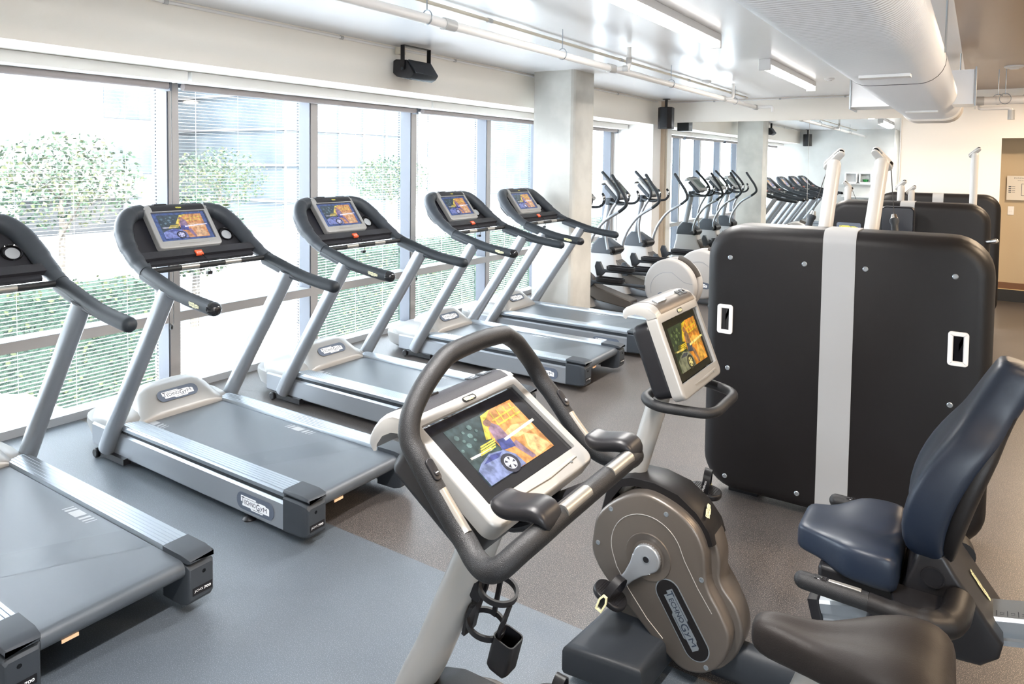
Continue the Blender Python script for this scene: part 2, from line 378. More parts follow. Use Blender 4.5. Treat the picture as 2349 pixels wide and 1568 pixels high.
def screen_img(parent,Mx,mats,w=.345,h=.205,frac=.74):
    K=list(SC); b=MB()
    b.box((0,0,-.001),(w,h,.002),Mx,0)
    W_=w*frac; H_=h*frac; z=[.0002]
    def P(pts,k,rad=None):
        z[0]+=.00012; b.prism([((x-.5)*W_,(y-.5)*H_) for x,y in pts],z[0],z[0]+.0001,Mx,K.index(k))
    def E(cx,cy,r,k,n=18,ar=1.5):
        P([(cx+r*math.cos(2*PI*i/n),cy+r*ar*math.sin(2*PI*i/n)) for i in range(n)],k)
    P([(0,0),(1,0),(1,1),(0,1)],'fol'); 
    for i in range(9):
        x=.03+.035*i+.01*(i%3); y=.62+.3*((i*37)%10)/10; E(x,y,.018+.012*(i%2),'foll',7)
    P([(.45,0),(1,0),(1,1),(.62,1),(.40,.70)],'org'); P([(.70,0),(.98,.05),(.92,.30),(.80,.42),(.72,.22)],'orl'); P([(.55,.55),(.75,.62),(.98,.52),(.97,.40),(.7,.40)],'orl')
    P([(.34,.60),(.50,.97),(.66,1),(.52,.88),(.40,.58)],'yel')
    for i in range(4): P([(.60+.1*i,.70),(.615+.1*i,.70),(.645+.1*i,.95),(.63+.1*i,.95)],'yel')
    P([(.58,.80),(.96,.84),(.96,.865),(.58,.825)],'yel'); P([(.60,.70),(.98,.73),(.98,.755),(.60,.725)],'yel')
    P([(.42,.48),(.50,.42),(.60,.50),(.60,.70),(.54,.80),(.46,.72)],'pur'); E(.50,.82,.05,'skin',12,1.2)
    P([(.55,.35),(.64,.02),(.70,.02),(.64,.38)],'pur'); P([(.40,.34),(.58,.30),(.60,.48),(.44,.52)],'navy')
    P([(0,0),(0,.26),(.08,.33),(.24,.40),(.42,.34),(.50,.20),(.52,0)],'blu'); P([(.10,.30),(.24,.37),(.38,.33),(.30,.28)],'navy')
    E(.37,.13,.105,'tyre',20); E(.37,.13,.070,'hub',20)
    for i in range(5):
        a=2*PI*i/5; c,s=math.cos(a),math.sin(a); P([(.37+.02*c,.13+.03*s),(.37+.062*math.cos(a-.25),.13+.093*math.sin(a-.25)),(.37+.062*math.cos(a+.25),.13+.093*math.sin(a+.25))],'tyre')
    P([(.02,.44),(.30,.42),(.31,.455),(.02,.475)],'whi'); P([(.52,.44),(1.04,.50),(1.04,.545),(.52,.485)],'whi')
    for i in range(4): P([(.14+.02*i,.42+.035*i),(.36+.02*i,.43+.035*i),(.37+.02*i,.452+.035*i),(.15+.02*i,.445+.035*i)],'yel')
    return b.build('screen',mats,parent,smooth=0)
def console(parent,Mx,shell,strip,back,smats,frac,W_=.41,badge='strip',back_d=.075,deep=.09):
    """TV console. Mx maps (right, up, out); origin at screen centre"""
    b=MB(); hw=W_/2
    # front face ring with an opening for the screen
    out=rrect(W_,.30,.028,6,0,-.006); inn=rrect(.352,.212,.004,6,0,0)
    n=len(out); z0,z1=-.028,.012
    rings=[[V((x,y,z0)) for x,y in out]]+[[V((x,y,z1-.008+.008*math.sin(a))) for x,y in inset(out,.008*(1-math.cos(a)))] for a in (0,PI/6,PI/3,PI/2)]
    rings+=[[V((x,y,z1)) for x,y in inn],[V((x,y,.002)) for x,y in inn]]
    b.loft(rings,Mx,0,cap=(0,0))
    # curved top shell sweeping back
    prof=[(.128,.0115),(.141,.0105),(.156,.006),(.170,-.004),(.181,-.020),(.188,-.042),(.191,-.066),(.189,-.088),(.181,-.104),(.168,-.109),(.162,-.102),(.169,-.085),(.168,-.058),(.155,-.035),(.128,-.02)]
    L=[]; 
    for x in (-hw,-hw+.004,-hw+.012,hw-.012,hw-.004,hw):
        d=.010 if abs(abs(x)-hw)<1e-6 else (.004 if abs(abs(x)-hw)<.005 else 0)
        cx=sum(p[0] for p in prof)/len(prof); cz=sum(p[1] for p in prof)/len(prof)
        L.append([V((x,y-(d if y>.15 else 0)-0*(cx),z+(d*.5 if z<-.09 else 0))) for y,z in prof])
    b.loft(L,Mx,0)
    # lower lip
    b.prism([(-.10,.0),(.12,.006),(.13,.0),(.0,-.006)],0,.003,Mx@T(.02,-.128,.012),0,rad=.0015)
    b.build('housing',shell,parent)
    s=MB(); sp=([(.113,.0128)] if badge=='strip' else [])+[(.133,.0125),(.1415,.0118),(.1568,.0074),(.1711,-.0028),(.1825,-.0192),(.1895,-.0415),(.1925,-.066),(.1905,-.084)]
    s.loft([[V((x,y,z)) for y,z in sp]+[V((x,y-.004,z-.004)) for y,z in sp[::-1]] for x in (-hw*.78,hw*.90)],Mx,0); s.build('top_panel',strip,parent)
    s=MB(); s.box((0,0,0),(.080,.024,.008),Mx@T(-.085,.1765,-.0095)@RX(-.80),0); s.box((0,-.010,.002),(.078,.005,.006),Mx@T(-.085,.1765,-.0095)@RX(-.80),0)
    s.build('card_slot',[black_p if strip is not champagne else alu],parent,smooth=0,bevel=.001)
    for x,w in ((.095,.032),(.140,.036)):
        s=MB(); mp=Mx@T(x,.1745,-.0060)@RX(-.72); s.box((0,0,0),(w,.026,.003),mp,0); s.box((0,0,.0012),(w*.82,.020,.0016),mp,0); s.box((0,0,.0018),(w*.50,.010 if x>.12 else .004,.0012),mp,1); s.build('port',[darkgrey,black_g],parent,smooth=0,bevel=.001)
    # rear housing
    k=MB(); k.prism(rrect(W_-.030,.262,.03,5,0,-.012),-back_d-deep,-.026,Mx,0,rad=.02); k.build('rear_housing',back,parent)
    screen_img(parent,Mx@T(0,0,.003),smats,frac=frac)
    if badge=='face': brand(parent,Mx@T(.006,.1195,.0125),.036,oval=True,plate=paleyel,ovm=black_p)
    else: brand(parent,Mx@T(.012,.133,.0135),.036,oval=False,plate=yellow)
    # earphone jack symbol and power dot
    j=MB(); j.lathe([(.0,0),(.006,.0),(.006,.002),(.004,.0025),(.0,.0025)],14,Mx@T(.120,-.1275,.012),0); j.build('jack',alu,parent)
TSM=screen_mats((.045,.08,.17),.5,(.85,.85,1.15),'_tread'); BSM=screen_mats((.004,.004,.006),.75,(1,1,1),'_bike'); RSM=screen_mats((.012,.011,.004),.5,(.95,.78,.25),'_recline')
# ---------------------------------------------------------------- treadmill
def treadmill():
    """local x = room X, local y = 0 on the belt centre line"""
    t=empty('treadmill')
    # base frame beams
    for s in (-1,1):
        b=MB(); pr=[(.040,-.032),(.150,-.032),(.158,-.024),(.158,.020),(.040,.020)]
        Y=s*.328
        def sec(x,zo,zt): return [V((x,Y+s*.030,zo)),V((x,Y+s*.036,zo+.008)),V((x,Y+s*.036,zt-.012)),V((x,Y+s*.026,zt)),V((x,Y-s*.03,zt)),V((x,Y-s*.03,zo))]
        b.loft([sec(.70,.055,.185),sec(.95,.045,.182),sec(1.6,.040,.180),sec(2.49,.036,.178)])
        b.build('side_beam',silver,t)
        brand(t,frame((2.262,s*.3655,.103),(-s,0,0),(0,0,1)),.215,h=.055)
        g=MB(); g.bb((1.0,Y-s*.03,.18),(2.49,Y+s*.024,.212)); g.build('side_groove',darkgrey,t,smooth=0)
        r=MB(); prof=[(s*.258,.222),(s*.262,.236)]+[(s*(.262+.0166*k+d),.237+h) for k in range(6) for d,h in ((.001,.002),(.0145,.002),(.0155,-.0012))]+[(s*.368,.236),(s*.372,.228),(s*.372,.210),(s*.258,.210)]
        r.loft([[V((x,y,z)) for y,z in prof] for x in (1.03,2.485)]); r.build('foot_rail',alu,t,smooth=20)
        # rear end cap
        c=MB(); y0,y1=(s*.256,s*.374)
        def csec(x,zt,zb,d=0): 
            ya,yb=y0+s*d,y1-s*d; return [V((x,ya,zb)),V((x,yb-s*.012,zb)),V((x,yb,zb+.012)),V((x,yb,zt-.010)),V((x,yb-s*.008,zt)),V((x,ya,zt))]
        c.loft([csec(2.478,.212,.036),csec(2.60,.212,.040),csec(2.640,.205,.052,.003),csec(2.652,.190,.066,.010)])
        c.build('end_cap',darkgrey,t,bevel=.003)
        c=MB(); c.loft([csec(2.478,.243,.216),csec(2.60,.243,.216),csec(2.645,.236,.216,.003),csec(2.656,.228,.218,.010)]); ec=c.build('end_cap_top',darkgrey,t,bevel=.002)
        k=MB(); k.box((2.651,s*.318,.098),(.006,.085,.030),I4,0); k.text('JOG',.036,.011,T(2.6545,s*.318-.018,.098)@frame((0,0,0),(0,1,0),(0,0,1)),1); k.text('700',.030,.011,T(2.6545,s*.318+.020,.098)@frame((0,0,0),(0,1,0),(0,0,1)),1,bold=.02)
        k.build('model_plate',[black_p,lab_w],t,smooth=0)
        k=MB(); k.lathe([(0,0),(.008,0),(.008,.004),(0,.004)],16,T(2.648,s*.325,.165)@RY(PI/2)); k.build('cap_screw',black_g,t)
        f=MB(); f.lathe([(0,0),(.034,0),(.036,.006),(.028,.016),(.012,.022),(.006,.026),(.006,.060),(0,.060)],24,T(2.18,s*.355-s*.02,0)); f.build('levelling_foot',black_p,t)
        w=MB(); w.lathe([(0,-.014),(.022,-.014),(.029,-.009),(.029,.009),(.022,.014),(0,.014)],24,T(.805,s*.392,.030)@RX(PI/2)); w.lathe([(0,.013),(.010,.014),(.010,.016),(0,.016)],16,T(.805,s*.392,.030)@RX(s*PI/2),0)
        w.bb((.80,s*.345,.020),(1.10,s*.390,.055)); w.build('transport_wheel',black_p,t)
        # upright: oval tube leaning back to the handrail
        u=MB(); pts=[(.905,s*.384,.075),(.968,s*.385,.180),(1.15,s*.386,.46),(1.35,s*.389,.755),(1.545,s*.392,1.045)]
        u.tube(spline(pts,4),.042,24,up=(0,1,0),r2=.053)
        dd=V((.195,0,.29)).normalized()
        for k in range(len(u.v)-24,len(u.v)):
            p=u.v[k]; e=(1.092-.24*(p.x-1.6))-p.z; u.v[k]=p+dd*(e/(dd.z+.24*dd.x))
        dd=V((.0,0,1))
        u.build('upright',silver,t)
        # handrail in one sweep
        P=[(1.985,s*.398,1.045),(1.88,s*.398,1.056),(1.75,s*.398,1.073),(1.62,s*.398,1.102),(1.49,s*.397,1.138),(1.36,s*.395,1.175)]
        g=MB(); g.tube(spline(P,6),.036,22,round_=1,up=(0,0,1),r2=.034); g.build('handgrip',charcoal,t)
        sl=MB(); sl.tube([(x,y,z-.012) for x,y,z in [(1.72,s*.397,1.072),(1.62,s*.396,1.094),(1.49,s*.395,1.130),(1.36,s*.394,1.168)]],[.020,.029,.0335,.0355],18,up=(0,0,1)); sl.build('grip_sleeve',darkgrey,t)
        if s<0:
            pm=frame((1.87,s*.398-.0345,1.056),(.99,0,-.11),(.11,0,.99)); brand(t,pm,.085,oval=False,plate=paleyel,h=.022)
            e=MB(); e.tube([(1.975,s*.398,1.046),(1.99,s*.398,1.0445)],.0365,22,round_=2,up=(0,0,1)); e.build('grip_button',black_g,t)
        a=MB(); A=[(1.375,s*.395,1.171),(1.30,s*.393,1.205),(1.21,s*.388,1.262),(1.13,s*.376,1.325),(1.065,s*.352,1.385),(1.015,s*.312,1.435),(.985,s*.26,1.462),(.97,s*.20,1.470)]
        a.tube(spline(A,6),[.0375]*7+[.042]*7+[.047]*7+[.050]*7+[.050]*7+[.046]*8,22,up=(0,0,1)); a.build('console_arm',darkgrey,t)
    # belt deck
    b=MB(); pr=[(1.02,.222)]+[(x,.222) for x in (1.2,1.6,2.0,2.4,2.56)]+[(2.602+.034*math.sin(a)-.0,.188+.034*math.cos(a)) for a in [PI*k/8 for k in range(0,9)]]+[(2.4,.152),(1.02,.152)]
    pr=[(x if x<2.61 else x,z) for x,z in pr]
    b.loft([[V((x,y,z)) for x,z in pr] for y in (-.256,.256)]); b.build('belt',belt_m,t)
    for s,xc in ((1,1.90),(-1,1.13)):
        k=MB()
        for i,(d,w) in enumerate(((-.105,.008),(-.078,.018),(-.020,.070),(.045,.018),(.075,.012),(.100,.006))): k.add([(xc+d-w/2,s*.19,.2225),(xc+d+w/2,s*.19,.2225),(xc+d+w/2+.01,s*.235,.2225),(xc+d-w/2+.01,s*.235,.2225)],[(0,1,2,3)])
        k.build('belt_marking',mat('belt_print',(.33,.34,.35),.6),t,smooth=0)
    k=MB(); k.add([(1.92,-.25,.2224),(2.126,-.25,.2224),(2.407,.25,.2224),(2.19,.25,.2224)],[(0,1,2,3)]); k.build('belt_joint',mat('belt_smooth',(.045,.055,.066),.30),t,smooth=0)
    w=MB(); w.box((2.625,-.16,.155),(.004,.055,.012)); w.build('warning_label',mat('orange_label',(.8,.5,.3),.6),t,smooth=0)
    # nose body and motor cover
    def plan(x0,x1,w0,w1,z,n=10):   # rounded window-side outline
        out=[(x1,-w1),(x1,w1)]
        for i in range(n+1):
            a=PI/2*i/n; out.append((x0+ (.26)*(1-math.sin(a))*1.0 if False else x0+.27*(1-math.sin(a)**.8),w0*math.cos(a)**.6 if i<n else 0))
        return out
    def half(x0,w): 
        p=[(1.02,w)]
        for i in range(0,9):
            a=PI/2*i/8; p.append((x0+.30*(1-math.sin(a)),w*math.cos(a)**.55 if i<8 else 0))
        q=[(x,-y) for x,y in p[::-1][1:]]; return p+q
    b=MB(); rings=[[V((x,y,z)) for x,y in half(x0,w)] for x0,w,z in ((.46,.30,.045),(.42,.335,.075),(.405,.352,.14),(.41,.352,.178))]
    b.loft(rings); b.build('nose',silver_l,t)
    b=MB(); N=14; rows=[]
    prof=[(.415,.180),(.45,.205),(.55,.242),(.68,.275),(.80,.300),(.92,.305),(1.00,.285),(1.055,.250),(1.07,.212)]
    for x,z in prof:
        wx=.352 if x>.66 else .352*max(.35,(1-((.70-x)/.30)**2.2)) if x<.70 else .352
        rows.append([V((x+ (0 if x>.6 else 0),wx*math.sin(PI/2*(-1+2*j/N)),.182+(z-.182)*max(0,math.cos(PI/2*(-1+2*j/N)*.96))**.45)) for j in range(N+1)])
    b.loft([r+[V((r[-1].x,r[-1].y,.17)),V((r[0].x,r[0].y,.17))] for r in rows]); b.build('motor_cover',silver_l,t,smooth=50)
    # raised hump carrying the maker plate
    b=MB(); rings=[]
    for x,z,w,zl in ((.66,.285,.12,.26),(.74,.345,.20,.255),(.84,.385,.235,.25),(.91,.393,.25,.25),(.95,.380,.262,.245),(1.075,.262,.285,.23),(1.088,.242,.285,.225)):
        r=[]
        for j in range(17):
            a=-1+2*j/16; y=w*a; k=max(0,1-abs(a)**5); r.append(V((x,y,zl+(z-zl)*k**.6)))
        rings.append(r+[V((x,w,zl-.03)),V((x,-w,zl-.03))])
    b.loft(rings); b.build('cover_hump',silver_l,t,smooth=50)
    brand(t,frame((1.012,0,.3265),(0,1,0),(-.70,0,.66))@T(0,.002,.0025),.20)
    # console body: moulded dash between the arms
    def X(u,v,n): return (V((1.089,0,1.380))+V((0,1,0))*u+V((-.629,0,.777))*v+V((.777,0,.629))*n)
    Mx=frame((1.089,0,1.380),(0,1,0),(-.629,0,.777))
    d=MB(); rings=[]
    for v,w,n0,n1 in ((.135,.20,-.085,-.045),(.11,.262,-.100,-.038),(.05,.33,-.105,-.034),(-.02,.372,-.10,-.030),(-.08,.388,-.085,-.026),(-.135,.390,-.070,-.020),(-.160,.385,-.055,-.020)):
        rings.append([V((-w,v,n0+.02)),V((-w,v,n1+.006)),V((-w*.86,v,n1-.010)),V((-.23,v,n1-.012)),V((.23,v,n1-.012)),V((w*.86,v,n1-.010)),V((w,v,n1+.006)),V((w,v,n0+.02)),V((w*.6,v,n0)),V((-w*.6,v,n0))])
    d.loft(rings,Mx); d.build('dashboard',dash_m,t,smooth=50)
    d=MB(); d.bb((-.385,-.03,-.0),(.385,.03,.03),frame((1.262,0,1.222),(0,1,0),(-.85,0,.52))); d.add([],[])
    pr=[(0,0),(.095,-.018),(.100,-.002),(.075,.020),(.045,.030),(.010,.055),(-.01,.05)]
    d.loft([[V((1.215+x,y,1.200+z)) for x,z in pr] for y in (-.335,.335)]); d.build('tray',dash_m,t)
    for y in (-.27,-.06,.12): pass
    c=MB(); c.tube([(1.372,-.388,1.172),(1.372,.388,1.172)],.0165,18); c.build('sensor_bar',rubber,t)
    for y in (-.14,.14):
        c=MB(); c.tube([(1.3735,y-.055,1.1735),(1.3735,y+.055,1.1735)],.0170,18); c.build('pulse_sensor',mat('satin_steel',(.33,.32,.30),.38,.8),t)
    c=MB(); c.lathe([(.040,-.020),(.041,.004),(.047,.007),(.050,.002),(.044,-.02)],28,Mx@T(.285,-.062,-.030),cap=(0,0)); c.build('cup_holder',black_g,t)
    sc=MB(); sc.lathe([(0,0),(.033,0),(.033,.002),(0,.002)],24,Mx@T(.288,-.066,-.034)); sc.build('cup_opening',sill_m,t)
    console(t,Mx,silver_l,dash_m,dash_m,TSM,.84,badge='strip',back_d=.03,deep=.03)
    e=MB(); e.bb((-.022,-.018,0),(.022,.018,.012),frame((1.292,-.03,1.232),(0,1,0),(-.75,0,.62))); e.text('STOP',.032,.009,frame((1.292,-.03,1.232),(0,1,0),(-.75,0,.62))@T(0,0,.0123),1); e.build('stop_tag',[red_m,lab_w],t,smooth=0,bevel=.002)
    e=MB(); e.tube(spline([(1.30,-.02,1.235),(1.35,-.01,1.20),(1.36,.0,1.16),(1.35,.01,1.13),(1.34,.0,1.12)],4),.0025,6); e.box((1.345,.005,1.118),(.02,.03,.018)); e.build('clip_cord',black_p,t)
    return t
TR=treadmill()
tpos=[(1.31,'treadmill nearest the camera, cut by the left edge of the photo'),
      (2.53,'treadmill second from the left, whole in view'),
      (3.80,'treadmill third from left, rear end hidden behind the exercise bike handlebar'),
      (5.27,'treadmill one before last towards the concrete column'),
      (6.44,'last treadmill of the row, right beside the concrete column')]
for i,(y,l) in enumerate(tpos):
    o=TR if i==0 else copy_tree(TR); o.location=(0,y,0); tag(o,'silver and charcoal '+l,'treadmill','treadmills in a row facing the windows')
# ---------------------------------------------------------------- exercise bikes
def bike_body(t,x0=0.0,near_label=None):
    """flywheel shroud, cover, crank, pedals, front foot; local y=0 is the bike's middle plane, local x = room X - x0"""
    X=lambda x:x-x0
    ol=[(4.02,.43),(4.04,.51),(4.12,.59),(4.215,.635),(4.32,.615),(4.40,.565),(4.44,.49),(4.452,.38),(4.50,.30),(4.532,.225),(4.512,.14),(4.455,.075),(4.37,.055),(4.285,.105),(4.20,.175),(4.125,.235),(4.055,.30),(4.018,.365)]
    P=spline2([(X(x),z) for x,z in ol],4)
    def plate(s):
        m=frame((0,s*.055,0),(1,0,0),(0,0,1),None)   # z axis = -Y
        b=MB(); b.prism(P,0,.062 if s<0 else .062,m if s<0 else m@T(0,0,-.062),0,rad=.014,both=True); return b
    for s in (-1,1):
        b=MB(); m=frame((0,s*.05,0),(1,0,0),(0,0,1)); 
        if s<0: b.prism(P,-.002,.062,m,0,rad=.013,both=False)
        else: b.prism(P,-.062,.002,m,0,rad=.013,both=True)
        b.build('side_shell',champagne,t)
    b=MB(); body=spline2([(X(x),z) for x,z in [(4.075,.33),(4.06,.50),(4.14,.60),(4.22,.645),(4.33,.63),(4.43,.56),(4.475,.46),(4.48,.37),(4.535,.30),(4.56,.21),(4.53,.12),(4.46,.05),(4.30,.03),(4.11,.03),(4.085,.12)]],4)
    b.prism(body,-.052,.052,frame((0,0,0),(1,0,0),(0,0,1)),0,rad=.012); b.build('core_shell',champagne,t)
    # black cover over the top of the wheel
    b=MB(); rings=[]
    for x,z in ((4.03,.505),(4.05,.585),(4.095,.645),(4.15,.665),(4.24,.668),(4.33,.648),(4.40,.600),(4.445,.545),(4.460,.500)):
        w=.070; d=V((X(x)-X(4.24),0,z-.42)).normalized(); p=V((X(x),0,z)); q=p-d*.035
        rings.append([V((q.x,-w,q.z)),V((p.x-d.x*.006,-w,p.z-d.z*.006)),V((p.x,-w+.010,p.z)),V((p.x,w-.010,p.z)),V((p.x-d.x*.006,w,p.z-d.z*.006)),V((q.x,w,q.z))])
    b.loft(rings); b.build('top_cover',shell_m,t)
    brand(t,frame((X(4.418),-.01,.582),(0,-1,0),V((-.62,0,.78)))@T(0,0,.006),.075,oval=False,plate=paleyel) if False else brand(t,frame((X(4.418),-.022,.5905),(-.25,.93,.25),(-.68,-.1,.62))@T(0,0,.004),.070,oval=False,plate=paleyel)
    # groove ring and boss round the crank
    b=MB(); m=frame((0,-.112,0),(1,0,0),(0,0,1))
    ring=[(X(4.232)+.135*math.cos(a),.425+.135*math.sin(a)) for a in [PI*(.05+.045*i) for i in range(24)]]
    pts=[V((x,-.1125,z)) for x,z in ring]+[V((X(x),-.1125,z)) for x,z in ((4.12,.34),(4.17,.27),(4.24,.19),(4.30,.14))]
    b.tube([V((X(4.47),-.1115,.29)),V((X(4.42),-.1125,.36)),V((X(4.372),-.1125,.44))]+pts[1:],.0016,6); b.build('shell_groove',silver_l,t)
    CX,CZ=X(4.24),.413
    b=MB(); b.lathe([(.085,0),(.083,.004),(.060,.001),(.056,-.002),(0,-.002)],32,T(CX,-.112,CZ)@RX(PI/2),cap=(0,0)); b.lathe([(0,0),(.050,0),(.050,.010),(0,.010)],32,T(CX,-.112,CZ)@RX(PI/2)); b.build('crank_boss',[champagne],t)
    for s,ang in ((-1,math.radians(232)),(1,math.radians(56))):
        dx,dz=math.cos(ang),math.sin(ang); m=frame((CX,s*.122,CZ),(dx,0,dz),(-dz,0,dx)) 
        L=.18
        ol=[(L,.016),(L*.6,.020),(L*.35,.030),(.03,.044)]+[(.05*math.cos(a),.05*math.sin(a)) for a in [PI*(.30+.06*i) for i in range(24)] if a<=1.7*PI]+[(.03,-.044),(L*.35,-.030),(L*.6,-.020),(L,-.016),(L+.012,0)]
        b=MB(); b.prism(ol,-.011,.011,m,0,rad=.006); cr=b.build('crank',silver,t)
        b=MB(); b.lathe([(0,-.0125),(.011,-.0125),(.011,.0125),(0,.0125)],20,m,0); b.lathe([(.011,-.013),(.0135,-.013),(.0135,.013),(.011,.013)],20,m,1,cap=(0,0)); b.build('crank_bolt',[black_g,alu],t)
        if s<0:
            l=MB(); w='TECHNOGYM'
            for i,ch in enumerate(w):
                a=math.radians(120-18*i); l.text(ch,.0045,.006,frame((CX+.041*math.cos(a),-.1335,CZ+.041*math.sin(a)),(math.sin(a),0,-math.cos(a)),(math.cos(a),0,math.sin(a))),0)
            l.build('crank_lettering',silver_l,t,smooth=0)
        # pedal
        px,pz=CX+dx*L,CZ+dz*L; y0=s*.140; tilt=.42 if s<0 else .10
        pm=T(px,y0+s*.045,pz)@RY(tilt)
        b=MB(); b.prism(rrect(.125,.095,.042,7),-.010,.012,pm,0,rad=.006); 
        for i in range(13): b.box((-.042+.007*i,0,.0125),(.0028,.060,.0022),pm,0)
        b.tube([(0,-s*.055,0),(0,0,0)],.007,10,pm); pd=b.build('pedal',black_p,t)
        b=MB(); arc=[V((.01,-s*.036,.0)),V((.012,-s*.042,.040)),V((.010,-s*.028,.075)),V((.005,0,.088)),V((0,.028*s,.068)),V((-.004,.044*s,.030)),V((-.004,.046*s,-.03))]
        b.tube(spline(arc,5),.0022,8,pm,up=(1,0,0),r2=None) if False else b.loft([[p+V((-.014,0,0)),p+V((.014,0,0)),p+V((.014,0,0))+V((0,s*.003,.002)),p+V((-.014,0,0))+V((0,s*.003,.002))] for p in spline(arc,5)],pm)
        b.build('pedal_strap',black_p,pd)
        b=MB(); b.text('Wellness',.045,.009,pm@frame((0.026,-s*.038,.045),(0,0,1),(0,-1,0)) if False else pm@frame((.008,-s*.0455,.040),(.15,0,1),(-1,0,.15)) ,0); b.build('strap_lettering',lab_w,pd,smooth=0)
        b=MB(); q=[(-.013,-.032),(.013,-.032),(.016,.010),(.008,.034),(-.008,.034),(-.016,.010)]; b.loft([[V((x,y,z)) for x,y in rr] for rr,z in ((q,0),(q,.006),(inset(q[::1],.006),.0065),(inset(q,.006),-.0005))],pm@frame((-.004,s*.052,-.004),(1,0,0),(0,0,1)),0,cap=(0,0),closed=True); b.build('buckle',paleyel,pd)
    for x,z in ((4.093,.545),(4.303,.585),(4.044,.405),(4.432,.395),(4.126,.262),(4.455,.098)):
        b=MB(); b.lathe([(.0,.0),(.0085,0),(.0085,.0025),(.006,.003),(.0055,.001),(.003,.001),(.0025,.003),(0,.003)],16,T(X(x),-.1115,z)@RX(PI/2)); b.build('shell_screw',alu,t)
    # name plate on the lower lobe
    m=frame((X(4.368),-.1125,.232),(.545,0,-.838),(.838,0,.545))
    b=MB(); b.prism(rrect(.275,.085,.0425,10),0,.0016,m,0); b.prism(rrect(.283,.093,.0465,10),-.001,.0006,m,1); b.build('name_oval',[shell_m,alu],t,smooth=0)
    brand(t,m@T(0,0,.0018),.205,oval=False,plate=alu,h=.045)
def bike_foot(t,x0,front=True):
    X=lambda x:x-x0
    b=MB(); 
    pl=[(X(4.02),-.33),(X(4.30),-.30),(X(4.32),-.02),(X(4.10),-.005),(X(4.05),-.05)]
    b.prism([(x,y) for x,y in pl],.02,.135,I4,0,rad=.025); b.build('front_foot',base_d,t)
    b=MB(); b.prism([(x,-y) for x,y in pl][::-1],.02,.135,I4,0,rad=.025); b.build('front_foot',base_d,t)
    for s in (-1,1):
        b=MB(); b.lathe([(0,0),(.025,0),(.025,.012),(.01,.016),(.01,.03),(0,.03)],18,T(X(4.16),s*.28,0)); b.build('rubber_foot',black_p,t)
